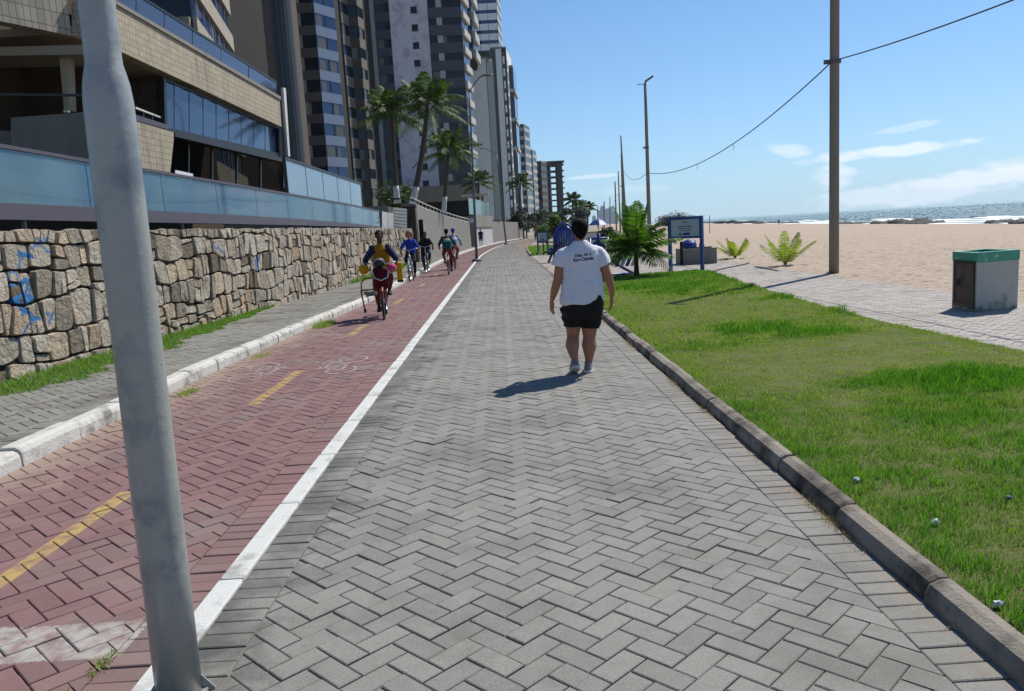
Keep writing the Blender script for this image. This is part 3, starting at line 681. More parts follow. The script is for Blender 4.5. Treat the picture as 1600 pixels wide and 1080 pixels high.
def lawn_blades():
    XS=[];YS=[];WS=[]
    for y0,y1,den,wd in ((1.2,3.5,9000,.0032),(3.5,6,7500,.004),(6,9,5200,.0052),(9,13,3200,.0075),(13,22.1,1600,.012)):
        n=int(4.3*(y1-y0)*den); X=rng.uniform(1.6,5.75,n); Y=rng.uniform(y0,y1,n)
        vis=(X<Y*.72+.6)
        k=pinpoly(X,Y,LAWN)&vis; XS.append(X[k]);YS.append(Y[k]);WS.append(np.full(k.sum(),wd))
    X=np.concatenate(XS);Y=np.concatenate(YS);Wd=np.concatenate(WS)*rng.uniform(.7,1.3,len(X))
    nz=np_noise(X,Y,2.2,3); nz2=np_noise(X,Y,7,5)
    lush=.95-np.clip(Y-3.0,0,9)*.24                       # lush near, drier mid lawn
    lush=np.where(Y>16.5,.35+(Y-16.5)*.12,lush); lush=np.clip(lush,.02,.85)
    lush+=nz*.14+nz2*.1
    lush+=np.exp(-((X-1.7)/.35)**2)*.35
    rag=1+.55*nz2+.35*np_noise(X,Y,15,8)
    for px,py,s_,k in PATCH: lush+=1.0*k*np.exp(-((X-px)**2/(s_*1.6)**2+(Y-py)**2/(s_*1.1)**2))*rag
    ledge=np.interp(Y,[.9,7.3,9.7,12,14.9,18.5,21.3],[4.95,4.93,4.8,4.85,5.05,5.3,5.62]); eg=np.exp(-((X-ledge)/.16)**2)*np.clip(.6+.6*np_noise(X,Y,3,9),0,1)
    lush+=.45*eg
    lush=np.clip(lush,0,1)
    H=(.012+.022*lush)*rng.uniform(.5,1.4,len(X))
    ed=np.exp(-((X-1.72)/.12)**2); H+=ed*.012
    for px,py,s_,k in PATCH: H+=.03*k*np.exp(-((X-px)**2+(Y-py)**2)/s_**2)
    H+=eg*.02; H*=np.clip(1+.45*np_noise(X,Y,17,12)+.3*np_noise(X,Y,40,13),.35,2.0)
    Hs=np.where(Y>9,1.25,1.0); H*=Hs
    blades('lawn_grass',X,Y,np.full(len(X),.068),H,Wd,lush,m_grass,'short green lawn grass with drier yellow patches beside the promenade',bend=.75)
lawn_blades()
def strip_blades(name,fn,n,h0,h1,wd,z,label,lush=.75):
    X=[];Y=[];K=[]
    r=random.Random(11)
    while len(X)<n:
        q=fn(r)
        if q: X.append(q[0]);Y.append(q[1]);K.append(q[2])
    X=np.array(X);Y=np.array(Y);K=np.array(K)
    H=rng.uniform(h0,h1,len(X))*K
    blades(name,X,Y,np.full(len(X),z),H,np.full(len(X),wd)*rng.uniform(.7,1.3,len(X)),np.clip(lush+rng.normal(0,.2,len(X)),0,1),m_grass,label,bend=.8)
def wallgrass(r):
    v=r.uniform(5,17.5); w_=.75 if v<11 else max(.0,.75*(17.5-v)/6.5)
    w_*=1+.2*math.sin(v*3)+.12*math.sin(v*11); t=r.random()**.8*w_
    return (wl(v)+.03+t,v,(1.1-.6*t/max(w_,.05)))
strip_blades('verge_grass',wallgrass,30000,.03,.085,.008,.118,'green grass strip growing at the foot of the stone wall')
def wallgrass2(r):
    v=r.uniform(24,40); t=r.random()*.5*math.exp(-((v-31)/4)**2)
    return (wl(v)+.03+t,v,1.)
strip_blades('far_verge_grass',wallgrass2,2500,.08,.2,.02,.118,'small green grass patch by the wall behind the cyclists')
def plazagrass(r):
    v=r.uniform(43.5,62); return (W(r.uniform(1.7,4.2),v)[0],v,1.)
strip_blades('bed_grass',plazagrass,9000,.08,.16,.035,.02,'green grass bed around the far blue signboard',.7)
def weeds(name,cx,cy,rad,n,h,z,label,dry=.5):
    th=rng.uniform(0,6.28,n); rr=rad*rng.uniform(0,1,n)**.7
    X=cx+np.cos(th)*rr*.6; Y=cy+np.sin(th)*rr*1.6
    return blades(name,X,Y,np.full(n,z),rng.uniform(.4,1,n)*h,np.full(n,.006),rng.uniform(0,1,n)*(1-dry),m_grass,label,bend=1.2,cat='weeds')
weeds('kerb_weeds',-3.34,8.1,.14,260,.05,0,'dry weed clump at the kerb just right of the near grey pole',.8)
weeds('kerb_weeds',-3.2,13.9,.3,900,.10,0,'green weed clump growing against the white kerb by the front cyclist',.3)
weeds('kerb_weeds',-3.3,10.5,.2,200,.04,0,'thin weeds at the kerb beside the painted bicycle',.8)
weeds('path_weeds',-1.55,2.72,.06,90,.022,0,'small weed tuft on the corner of the white crossing band',.8)
weeds('path_weeds',-1.60,2.47,.06,110,.022,0,'dried weed tuft below the white crossing band',.85)
def drystrip(r):
    v=2.0+ (r.random()**1.2)*12; k=max(0,math.sin(v*2.1)+math.sin(v*5.3+1)+.2)
    if r.random()>k/2: return None
    return (1.55-abs(r.gauss(0,.03)),v,1.)
X=[];Y=[];r_=random.Random(3)
while len(X)<1500:
    q=drystrip(r_)
    if q: X.append(q[0]);Y.append(q[1])
blades('dry_straw',np.array(X),np.array(Y),np.full(len(X),.002),rng.uniform(.006,.03,len(X)),np.full(len(X),.003),np.zeros(len(X)),m_dry,'reddish dry straw lying along the foot of the lawn kerb',bend=2.2,cat='straw')
# litter in the lawn
for i,(px,py,lab,c) in enumerate(((1339,749,'crumpled white scrap in the lawn, farthest of the three white ones','c'),(1462,815,'crumpled white scrap in the lawn, middle of the three white ones','c'),(1560,943,'crumpled white scrap in the lawn nearest the camera','c'),(1575,778,'small blue scrap lying in the lawn near the right edge','b'))):
    p=AZ(px,py,.09); mb=MB(); mb.ell((0,0,0),(.018,.014,.012),10,7)
    mb.v=[tuple(Vector(v)*(1+.5*mnoise.noise(Vector(v)*90+Vector((i*5,0,0))))) for v in mb.v]
    o=mb.build('litter',m_paper if c=='c' else m_inkb,loc=p); tag(o,lab,'litter')

# ---------------------------------------------------------------- stone wall
def stone_wall():
    root=thing('stone_wall','long rubble stone wall with blue graffiti along the left of the sidewalk','wall')
    H=1.83; v0,v1=3.0,40.6
    # arc-length parameter s along the wall
    P=[]; v=v0
    while v<=v1: P.append((wl(v),v)); v+=.1
    S=[0]
    for a,b in zip(P,P[1:]): S.append(S[-1]+math.hypot(b[0]-a[0],b[1]-a[1]))
    def at(s,z,out):
        i=min(len(S)-2,max(0,int(s/S[-1]*(len(S)-1))))
        while i<len(S)-2 and S[i+1]<s: i+=1
        while i>0 and S[i]>s: i-=1
        t=(s-S[i])/(S[i+1]-S[i]); x=P[i][0]+(P[i+1][0]-P[i][0])*t; y=P[i][1]+(P[i+1][1]-P[i][1])*t
        dx,dy=P[i+1][0]-P[i][0],P[i+1][1]-P[i][1]; l=math.hypot(dx,dy)
        return (x+dy/l*out,y-dx/l*out,z)
    mb=MB(); n=int(S[-1]/.5)
    for i in range(n):
        a,b=S[-1]*i/n,S[-1]*(i+1)/n
        p=[at(a,.0,-.02),at(b,.0,-.02),at(b,.0,-.4),at(a,.0,-.4)]
        mb.hexa([p[0],p[1],p[2],p[3]]+[(q[0],q[1],H-.02) for q in p])
    mb.build('wall_core',m_mortar,root)
    # roughly coursed rubble: wavy beds, tilted joints, some stones split again
    r=random.Random(21); mb=MB(); polys=[]
    beds=[-.12,.26,.62,.98,1.33,1.66,H]
    def bed(k,s_):
        if k==len(beds)-1: return H+.03*mnoise.noise(Vector((s_*3,9,9)))
        return beds[k]+.17*mnoise.noise(Vector((s_*.75,k*5.3,0)))+.07*mnoise.noise(Vector((s_*2.6,k*3.1,4)))
    for k in range(len(beds)-1):
        s_=-r.random()*.3; tl_=r.gauss(0,.03)
        while s_<S[-1]:
            w_=r.choice((.13,.18,.22,.27,.32,.38,.46)) if k<5 else r.uniform(.12,.34)
            e_=s_+w_; tr_=r.gauss(0,.035)
            b0,b1,bm_=bed(k,s_-tl_),bed(k,e_-tr_),bed(k,(s_+e_)/2); t0,t1,tm_=bed(k+1,s_+tl_),bed(k+1,e_+tr_),bed(k+1,(s_+e_)/2)
            P_=[(s_-tl_,b0),((s_+e_)/2,bm_),(e_-tr_,b1),(e_+tr_,t1),((s_+e_)/2,tm_),(s_+tl_,t0)]
            q=r.random()
            if k<5 and q<.22 and w_>.2:
                f=r.uniform(.3,.7); g_=r.gauss(0,.05); zl=b0+(t0-b0)*(f+g_); zr=b1+(t1-b1)*(f-g_); ml=(s_-tl_)+(2*tl_)*f; mr=(e_-tr_)+2*tr_*f
                polys.append([P_[0],P_[1],P_[2],(mr,zr),(ml,zl)]); polys.append([(ml,zl),(mr,zr),P_[3],P_[4],P_[5]])
            elif q<.34 and w_>.3:
                mx=(s_+e_)/2+r.gauss(0,.03); polys.append([P_[0],(mx,bm_),(mx+.03,tm_),P_[5]]); polys.append([(mx,bm_),P_[2],P_[3],(mx+.03,tm_)])
            else: polys.append(P_)
            s_=e_; tl_=tr_
    for i,poly in enumerate(polys):
        poly=clip(poly,0,-1,-.06)
        if len(poly)<3 or abs(area(poly))<.004: continue
        if area(poly)<0: poly=poly[::-1]
        po=inset(poly,r.uniform(.006,.017))
        if len(po)<3: continue
        # round the corners (Chaikin) and roughen
        for _ in range(2):
            t_=.13 if _==0 else .2
            q=[]
            for k in range(len(po)):
                a,b=po[k],po[(k+1)%len(po)]
                q+=[(a[0]*(1-t_)+b[0]*t_,a[1]*(1-t_)+b[1]*t_),(a[0]*t_+b[0]*(1-t_),a[1]*t_+b[1]*(1-t_))]
            po=q
        po=[(x+.008*mnoise.noise(Vector((x*14,z*14,1))),z+.008*mnoise.noise(Vector((x*14,z*14,7)))) for x,z in po]
        d=r.uniform(.025,.075); tx,tz=r.gauss(0,.07),r.gauss(0,.06); mb.rnd=min(1,max(0,r.gauss(.5,.27)))
        cx=sum(p[0] for p in po)/len(po); cz=sum(p[1] for p in po)/len(po)
        def ringp(k,dd,nz): return [at(cx+(x-cx)*k,cz+(z-cz)*k,dd+((x-cx)*tx+(z-cz)*tz)*k+nz*mnoise.noise(Vector((x*9,z*9,i)))) for x,z in po]
        rr=[ringp(1,-.03,0),ringp(1.0,d*.70,.010),ringp(.94,d*.98,.010)]
        n=len(po); vs=[q for g in rr for q in g]
        fs=[(g*n+k,g*n+(k+1)%n,(g+1)*n+(k+1)%n,(g+1)*n+k) for g in range(2) for k in range(n)]+[tuple(range(2*n,3*n))]
        mb.add(vs,fs)
    o=mb.build('stone_facing',m_stone,root,smooth=False)
    return root,at,S
WALL,wat,WS_=stone_wall()
# graffiti: sprayed colour in the stone material (blue strokes at surveyed spots of the wall)
def add_graffiti():
    t=m_stone.node_tree; b=t.nodes['Principled BSDF']; src=b.inputs['Base Color'].links[0].from_socket
    tcn=t.nodes.new('ShaderNodeTexCoord'); s=t.nodes.new('ShaderNodeSeparateXYZ'); L(t,tcn.outputs['Object'],s.inputs[0])
    def wp(px,py):
        rr=ray(px,py); y=9.
        for _ in range(40): y=wl(y)*rr.y/rr.x
        return y,CH+rr.z*(y/rr.y)
    nz=N(t,'ShaderNodeTexNoise',Scale=5.0,Detail=2.0); L(t,tcn.outputs['Object'],nz.inputs['Vector'])
    dj=MATH(t,'MULTIPLY',MATH(t,'SUBTRACT',nz.outputs[0],.5),.10)
    Yc=MATH(t,'ADD',s.outputs[1],dj); Zc=MATH(t,'ADD',s.outputs[2],dj); tot=None
    def ringm(px,py,rx,ry,wd,a=1.):
        y0,z0=wp(px,py); dy=MATH(t,'DIVIDE',MATH(t,'SUBTRACT',Yc,y0),rx); dz=MATH(t,'DIVIDE',MATH(t,'SUBTRACT',Zc,z0),ry)
        rr=MATH(t,'SQRT',MATH(t,'ADD',MATH(t,'MULTIPLY',dy,dy),MATH(t,'MULTIPLY',dz,dz)))
        k=MATH(t,'SUBTRACT',1.0,MATH(t,'DIVIDE',MATH(t,'ABSOLUTE',MATH(t,'SUBTRACT',rr,1.0)),wd),clamp=True)
        return MATH(t,'MULTIPLY',MATH(t,'MULTIPLY',k,3.0,clamp=True),a)
    def seg(p0,p1,wd,a=1.):
        y0,z0=wp(*p0); y1,z1=wp(*p1); vy,vz=y1-y0,z1-z0; l2=vy*vy+vz*vz
        ty=MATH(t,'SUBTRACT',Yc,y0); tz=MATH(t,'SUBTRACT',Zc,z0)
        u=MATH(t,'DIVIDE',MATH(t,'ADD',MATH(t,'MULTIPLY',ty,vy),MATH(t,'MULTIPLY',tz,vz)),l2,clamp=True)
        ey=MATH(t,'SUBTRACT',ty,MATH(t,'MULTIPLY',u,vy)); ez=MATH(t,'SUBTRACT',tz,MATH(t,'MULTIPLY',u,vz))
        d=MATH(t,'SQRT',MATH(t,'ADD',MATH(t,'MULTIPLY',ey,ey),MATH(t,'MULTIPLY',ez,ez)))
        return MATH(t,'MULTIPLY',MATH(t,'MULTIPLY',MATH(t,'SUBTRACT',1.0,MATH(t,'DIVIDE',d,wd),clamp=True),2.5,clamp=True),a)
    L_=[ringm(36,455,.07,.12,.35),ringm(30,470,.16,.05,.45),ringm(14,435,.07,.08,.3,.8),seg((22,396),(44,402),.035),seg((24,398),(22,420),.03,.8),
        seg((20,470),(46,500),.03),seg((40,440),(28,490),.03),seg((26,478),(42,494),.05),seg((38,505),(20,535),.022),seg((46,497),(57,500),.03),seg((44,388),(70,372),.035,.7),seg((50,372),(72,395),.03,.7),
        seg((66,488),(76,500),.03,.8),seg((78,488),(70,508),.03,.8),seg((140,400),(150,440),.02,.5),seg((395,405),(402,425),.07,.9),seg((402,402),(396,422),.06,.8),seg((328,385),(345,395),.05,.5),seg((344,378),(346,402),.05,.5)]
    for k in L_: tot=k if tot is None else MATH(t,'MAXIMUM',tot,k)
    c=MIX(t,MATH(t,'MULTIPLY',tot,.9),src,hx('1c68a4')); L(t,c,b.inputs['Base Color'])
add_graffiti()

# ---------------------------------------------------------------- glass rail on the wall
def glass_rail():
    root=thing('glass_rail','teal glass railing with mauve steel beam on top of the stone wall','railing')
    v0,v1=5.0,31.2
    def off(v,o=-.12): return (wl(v)+o,v)
    zt=lambda v: lerp([(5,2.78),(9.3,2.77),(20,2.62),(31,2.47)],v); zb=lambda v: lerp([(5,2.14),(11,2.13),(20,2.06),(31,1.9)],v); z0=lambda v: lerp([(5,1.96),(20,1.90),(31,1.84)],v)
    bm=MB(); n=26
    def sheet(mb,v,vv,za,zb_,zc,zd,o,t_):
        a,b=off(v,o),off(vv,o); 
        mb.hexa([(a[0],a[1],za),(b[0],b[1],zb_),(b[0]-t_,b[1],zb_),(a[0]-t_,a[1],za),(a[0],a[1],zc),(b[0],b[1],zd),(b[0]-t_,b[1],zd),(a[0]-t_,a[1],zc)])
    for i in range(n):
        v=v0+(v1-v0)*i/n; vv=v0+(v1-v0)*(i+1)/n
        sheet(bm,v,vv,z0(v),z0(vv),zb(v),zb(vv),-.04,.14)
    bm.build('beam',m_mauve,root)
    tm=MB()
    for i in range(n):
        v=v0+(v1-v0)*i/n; vv=v0+(v1-v0)*(i+1)/n
        sheet(tm,v,vv,zt(v),zt(vv),zt(v)+.045,zt(vv)+.045,-.06,.07)
    tm.build('top_rail',m_mauve,root)
    v=v0; k=0
    while v<v1-.5:
        vv=min(v+2.05,v1); g=MB(); sheet(g,v+.012,vv-.012,zb(v)+.003,zb(vv)+.003,zt(v)-.003,zt(vv)-.003,-.085,.012); g.build('glass_panel',m_grail,root)
        p=MB(); a=off(v,-.13); p.box(a[0]-.035,a[0]-.005,v-.02,v+.02,zb(v),zt(v)); p.build('post',m_frame,root)
        q=MB(); a=off(v+.6,-.1); q.box(a[0]-.04,a[0]+.0,v+.6,v+.64,1.80,z0(v+.6)+.01); q.build('foot',m_lamp,root)
        v=vv; k+=1
    # paper notices stuck on the beam
    def notice(px0,px1,py0,py1,label):
        p=[]
        for px,py in ((px0,py1),(px1,py1),(px1,py0),(px0,py0)):
            rr=ray(px,py); y=9.
            for _ in range(40): y=(wl(y)-.156)*rr.y/rr.x
            p.append(Vector((wl(y)-.156,y,CH+rr.z*(y/rr.y))))
        m=MB(); m.slab4(p,(.004,0,0)); o=m.build('paper_notice',m_paper); tag(o,label,'notice')
        return p
    notice(14,37,320,333,'torn white paper stuck on the mauve beam, left of the near pole')
    notice(256,268,332,344,'square white notice stuck on the mauve beam, right of the near pole')
    notice(309,312,343,346,'tiny white sticker on the mauve beam beyond the square notice')
    return root
glass_rail()
# terrace behind the wall
mb=MB()
P=[(wl(v)-.42,v) for v in (3,6,11.3,15.4,20,25.5,32,40.6)]
mb.prism([(-60,3)]+P+[(-60,40.6)],-.02,1.8); struct(mb.build('terrace',m_dkroom))
mb=MB()
for v in (40.6,50,60,72,90,112):
    pass
T=[(40.6,3.05),(55,2.6),(72,2.2),(90,1.7),(125,1.6)]
V=[]
for v,z in T:
    x=W(wl(v)-1.2,v)[0]; V+= [(-60,v,-.02),(x,v,-.02),(x,v,z),(-60,v,z)]
fs=[]
for i in range(len(T)-1):
    a=4*i; b=a+4
    for k in range(4): fs.append((a+k,a+(k+1)%4,b+(k+1)%4,b+k))
fs+=[(3,2,1,0),(16,17,18,19)]
mb.add(V,fs); struct(mb.build('upper_terrace',m_earth))

# raised glass screen further along the rail
def screen():
    root=thing('glass_screen','tall pale blue glass screen with dark frame behind the end of the railing','glass screen')
    a=(-5.35,20.6); b=(-4.98,29.4)
    za0,za1=3.58,3.42; n=5
    for i in range(n):
        t0,t1=i/n,(i+1)/n; p=[]
        for t_,z in ((t0+.004,1.8),(t1-.004,1.8)): p.append((a[0]+(b[0]-a[0])*t_,a[1]+(b[1]-a[1])*t_,z))
        zz=[za0+(za1-za0)*t0,za0+(za1-za0)*t1]
        g=MB(); g.slab4([p[0],p[1],(p[1][0],p[1][1],zz[1]),(p[0][0],p[0][1],zz[0])],(-.02,0,0)); g.build('glass_panel',m_gpale,root)
    f=MB(); f.slab4([(a[0]+.02,a[1],za0),(b[0]+.02,b[1],za1),(b[0]+.02,b[1],za1+.07),(a[0]+.02,a[1],za0+.07)],(-.08,0,0))
    f.box(a[0]-.06,a[0]+.02,a[1]-.06,a[1]-.003,1.8,za0+.07); f.box(b[0]-.06,b[0]+.02,b[1]+.003,b[1]+.08,1.8,za1+.07)
    f.build('frame',m_frame,root)
screen()
# end of the terrace: white panels, louvred screen, brown pillar
def panel_px(name,pts,thick,m,parent=None,Y=None,loc=None):
    g=MB(); p=[AY(px,py,yy) for px,py,yy in pts]; g.slab4(p,(0,thick,0)); return g.build(name,m,parent)
t_=thing('white_fence','white boarded fence panels at the end of the glass railing','fence')
panel_px('panel',[(597,362,34.0),(605,362,34.6),(605,332,34.6),(597,330,34.0)],.08,m_wpaint,t_)
panel_px('panel',[(606,362,35.0),(614,362,35.5),(614,333,35.5),(606,332,35.0)],.08,m_wpaint,t_)
t_=thing('louvred_fence','white louvred fence panel beside the brown stone pillar','fence')
for k in range(8):
    y0=324+k*5.1; panel_px('louvre',[(615,y0+4.2,37.0),(635,y0+6.2,37.8),(635,y0+2.4,37.8),(615,y0+.2,37.0)],.05,m_wpaint,t_)
panel_px('louvre_back',[(615,366,37.3),(636,368,38.1),(636,327,38.1),(615,324,37.3)],.03,m_conc,t_)
m_brick=mat('brown_stone_cladding',hx('473a31'),.9,.5,12,bump=.8,bscale=20,alt=hx('2b221d'),altscale=9)
t_=thing('pillar','brown stone clad gate pillar at the end of the stone wall','pillar')
p0=AY(634,400,40.4); p1=AY(654,400,40.4); g=MB(); g.box(p0.x,p1.x,40.4,41.2,0,AY(640,322,40.4).z); g.build('shaft',m_brick,t_)
g=MB(); g.box(p0.x-.05,p1.x+.05,40.35,41.25,AY(640,322,40.4).z,AY(640,322,40.4).z+.1); g.build('cap',m_conc,t_)
t_=thing('gate','narrow dark steel gate beside the brown pillar','gate'); 
g=MB(); q0=AY(655,400,41.0); q1=AY(661,400,41.0); g.box(p1.x+.06,q1.x+.12,41.0,41.06,.05,AY(657,343,41).z); g.build('leaf',m_dkroom,t_)
g=MB(); g.tube([(q1.x,40.96,.9),(q1.x,40.96,1.1)],.015,6); g.build('handle',m_lamp,t_)
# long grey wall with lighter base
def grey_wall():
    root=thing('retaining_wall','long sloping grey retaining wall with a lighter base beyond the brown pillar','wall')
    vs_=[41.6,48,55,62,70.5]; Z=lambda v: lerp([(41.6,3.12),(70.5,2.3)],v)
    up=MB(); lo=MB(); rl=MB()
    for a,b in zip(vs_,vs_[1:]):
        pa,pb=W(wl(a),a),W(wl(b),b)
        up.hexa([(pa[0],a,1.25),(pb[0],b,1.25),(pb[0]-.4,b,1.25),(pa[0]-.4,a,1.25),(pa[0],a,Z(a)),(pb[0],b,Z(b)),(pb[0]-.4,b,Z(b)),(pa[0]-.4,a,Z(a))])
        lo.hexa([(pa[0]+.05,a,0),(pb[0]+.05,b,0),(pb[0]-.35,b,0),(pa[0]-.35,a,0),(pa[0]+.03,a,1.247),(pb[0]+.03,b,1.247),(pb[0]-.35,b,1.247),(pa[0]-.35,a,1.247)])
        rl.tube([(pa[0]-.1,a,Z(a)+.32),(pb[0]-.1,b,Z(b)+.32)],.03,6); rl.tube([(pa[0]-.1,a,Z(a)+.05),(pb[0]-.1,b,Z(b)+.05)],.03,6)
        for k in range(4):
            t1=a+(b-a)*k/4; x=W(wl(t1),t1)[0]-.1; rl.tube([(x,t1,Z(t1)),(x,t1,Z(t1)+.32)],.02,5)
    up.build('upper_wall',m_greywall,root); lo.build('base_wall',m_conc,root); rl.build('handrail',m_wpaint,root)
    # far return end
    e=MB(); x=W(wl(70.5),70.5)[0]; e.box(x-3,x-.4,70.1,70.5,0,2.3); e.build('return_wall',m_greywall,root)
grey_wall()
def far_walls():
    root=thing('terrace_wall','white lower wall with grey concrete fascia and green glass balustrade','wall')
    a,b=74.,88.
    f1=MB(); f2=MB(); g1=MB(); 
    for i in range(4):
        v=a+(b-a)*i/4; vv=a+(b-a)*(i+1)/4; x0=W(wl(v),v)[0]; x1=W(wl(vv),vv)[0]
        f1.hexa([(x0,v,0),(x1,vv,0),(x1-.4,vv,0),(x0-.4,v,0),(x0,v,1.9),(x1,vv,1.9),(x1-.4,vv,1.9),(x0-.4,v,1.9)])
        f2.hexa([(x0+.12,v,1.9),(x1+.12,vv,1.9),(x1-.5,vv,1.9),(x0-.5,v,1.9),(x0+.12,v,3.05),(x1+.12,vv,3.05),(x1-.5,vv,3.05),(x0-.5,v,3.05)])
    f1.build('lower_wall',m_white,root); f2.build('fascia',m_conc,root)
    for i in range(6):
        v=a-2.5+(b+2-a)*i/6; vv=a-2.5+(b+2-a)*(i+1)/6; x0=W(wl(v),v)[0]-.1; x1=W(wl(vv),vv)[0]-.1
        g=MB(); g.hexa([(x0,v+.05,3.05),(x1,vv-.05,3.05),(x1-.04,vv-.05,3.05),(x0-.04,v+.05,3.05),(x0,v+.05,4.5),(x1,vv-.05,4.5),(x1-.04,vv-.05,4.5),(x0-.04,v+.05,4.5)]); g.build('glass_panel',m_ggreen,root)
    g=MB(); x=W(wl(74),74)[0]; g.box(x-3.5,x-.05,73.6,73.97,0,2.9); g.build('end_wall',m_conc,root)
    g=MB(); x=W(wl(80),80)[0]; g.box(x-2.2,x+.6,82,84,5.1,5.3); g.build('canopy_slab',m_white,root)
    root=thing('garden_wall','plain grey garden wall at the far bend of the promenade','wall')
    g=MB()
    for v,vv in ((88,98),(98,110),(110,124)):
        x0=W(wl(v),v)[0]; x1=W(wl(vv),vv)[0]
        g.hexa([(x0,v+.03,0),(x1,vv,0),(x1-.4,vv,0),(x0-.4,v+.03,0),(x0,v+.03,2.5),(x1,vv,2.5),(x1-.4,vv,2.5),(x0-.4,v+.03,2.5)])
    g.build('wall_face',m_greywall,root)
    g=MB(); x=W(wl(95),95)[0]; g.box(x-1.2,x+.1,94,96,2.5,2.75); g.build('coping',m_conc,root)
far_walls()

# ---------------------------------------------------------------- front building
def front_building():
    root=thing('apartment_building','low beige tiled building with glazed balconies nearest on the left','building')
    D=Vector((.035,1,0)).normalized(); P0=(-9.0,18.0); NO=Vector((D.y,-D.x,0))   # outward (+X)
    F=lambda px,py: APL(px,py,P0,D)
    def shift(p,d): return p+NO*d
    def pan(name,pts,m,out0=0.,thick=.25,par=root):
        p=[shift(F(*q),out0) for q in pts]; g=MB(); g.slab4(p,NO*thick); return g.build(name,m,par)
    # dark interior mass
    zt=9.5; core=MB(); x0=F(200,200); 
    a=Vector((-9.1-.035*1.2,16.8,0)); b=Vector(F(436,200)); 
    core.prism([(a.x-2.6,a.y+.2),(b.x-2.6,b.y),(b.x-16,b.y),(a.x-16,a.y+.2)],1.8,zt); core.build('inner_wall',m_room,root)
    # main tiled band
    zb=F(320,146).z
    pan('band',[(112,56),(428,199),(425,157),(112,-18)],m_tile,0,.3)
    # coping line and balustrade above it
    pan('coping',[(112,-18),(425,157),(425,152),(112,-24)],m_conc,-.05,.4)
    for i in range(7):
        t0,t1=i/7,(i+1)/7
        def q(t,yb0,yb1): return (112+(425-112)*t, yb0+(yb1-yb0)*t)
        A=q(t0+.002,-27,152); B=q(t1-.002,-27,152); C=q(t1-.002,-62,132); D_=q(t0+.002,-62,132)
        pan('balustrade_glass',[A,B,C,D_],m_gpurple,.16,.02)
    pan('balustrade_rail',[(112,-62),(425,131),(425,128),(112,-66)],m_frame,.13,.07)
    # floor slab + soffit under band
    s=MB(); pa=F(112,56); pb=F(428,199)
    A_=[pa-NO*.01,pb-NO*.01,pb-NO*2.7,pa-NO*2.7]; s.hexa([q+Vector((0,0,.06 if i in (0,3) else .06)) for i,q in enumerate(A_)]+[q+Vector((0,0,.22)) for q in A_]); s.build('floor_slab',m_soffit,root)
    # glazed balcony: panes between mullions
    n=17; g=MB()
    for i in range(n):
        t0,t1=i/n,(i+1)/n
        def q(t,top): return (254+(430-254)*t**.88,(124+(198-124)*t**.88) if top else (204+(242-204)*t**.88))
        A=q(t0,0);B=q(t1,0);C=q(t1,1);D_=q(t0,1)
        pan('pane',[(A[0]+.4,A[1]-1),(B[0]-.4,B[1]-1),(C[0]-.4,C[1]+1),(D_[0]+.4,D_[1]+1)],m_gblue,.03+.015*(i%2),.02)
        pan('pane_edge',[(B[0]-.35,B[1]-1),(B[0]+.35,B[1]-1),(C[0]+.35,C[1]+1),(C[0]-.35,C[1]+1)],m_lamp,.02,.03)
    pan('sill',[(250,205),(432,246),(432,240),(250,199)],m_frame,-.02,.16)
    pan('head',[(248,124),(432,203),(432,199),(248,120)],m_frame,-.02,.12)
    pan('mullion',[(250,204),(254,205),(252,126),(248,124)],m_frame,-.02,.16)
    pan('mullion',[(430,246),(434,247),(432,203),(428,201)],m_frame,-.02,.2)
    pan('drainpipe',[(434,245),(437,246),(430,139),(426,138)],m_wpaint,.32,.1)
    # open balcony with rail between the pole and the glazing
    pan('balcony_rail',[(209,170),(252,186),(252,184),(209,167)],m_wpaint,.0,.05)
    for px in (222,236,250): pan('baluster',[(px,197-(250-px)*.3),(px+1.5,197.5-(250-px)*.3),(px+1.5,186-(250-px)*.35),(px,185.5-(250-px)*.35)],m_frame,0,.03)
    pan('balcony_edge',[(140,172),(254,203),(254,196),(140,160)],m_mauve,-.05,.2)
    w_=MB(); p=F(214,150); q_=F(252,150); w_.prism([(q_.x-2.4,q_.y+.0),(q_.x-.15,q_.y+.0),(q_.x-.15,q_.y+.2),(q_.x-2.4,q_.y+.2)],F(250,200).z,F(250,126).z); w_.build('party_wall',m_brick,root)
    # tiled panel with slanting edge below
    pan('tiled_panel',[(140,258),(256,273),(263,208),(140,172)],m_tile,-.03,.2)
    # ground floor bronze glazing
    pan('ground_glass',[(262,290),(470,330),(470,258),(266,212)],m_gbrown,-.35,.03)
    for px in (266,307,343,381,417,452):
        pan('mullion',[(px,292),(px+2,293),(px+2,214+(px-266)*.21),(px,213+(px-266)*.21)],m_frame,-.3,.06)
    pan('canopy',[(262,214),(470,262),(470,255),(262,207)],m_frame,-.1,.3)
    pan('notice_board',[(286,277),(313,283),(313,271),(286,265)],m_paper,-.24,.02)
    pan('column',[(270,292),(280,294),(302,222),(276,216)],m_soffit,-.9,.25)
    # ---- corner return: lower band facing the promenade end
    zbt=F(112,56).z; c1=F(112,56); c0=AZ(0,33,zbt); c00=c1+(c0-c1)*2.2
    ztop=F(112,-18).z
    r=MB(); d=(c00-c1); d.z=0; nn=Vector((d.y,-d.x,0)).normalized(); 
    if nn.y>0: nn=-nn
    A=[c1+Vector((0,-.003,0)),c00+Vector((0,0,0))]; 
    r.prism([(A[0].x,A[0].y),(A[0].x-nn.x*.3,A[0].y-nn.y*.3),(A[1].x-nn.x*.3,A[1].y-nn.y*.3),(A[1].x,A[1].y)],zbt,ztop+1.2); r.build('corner_band',m_tile2,root)
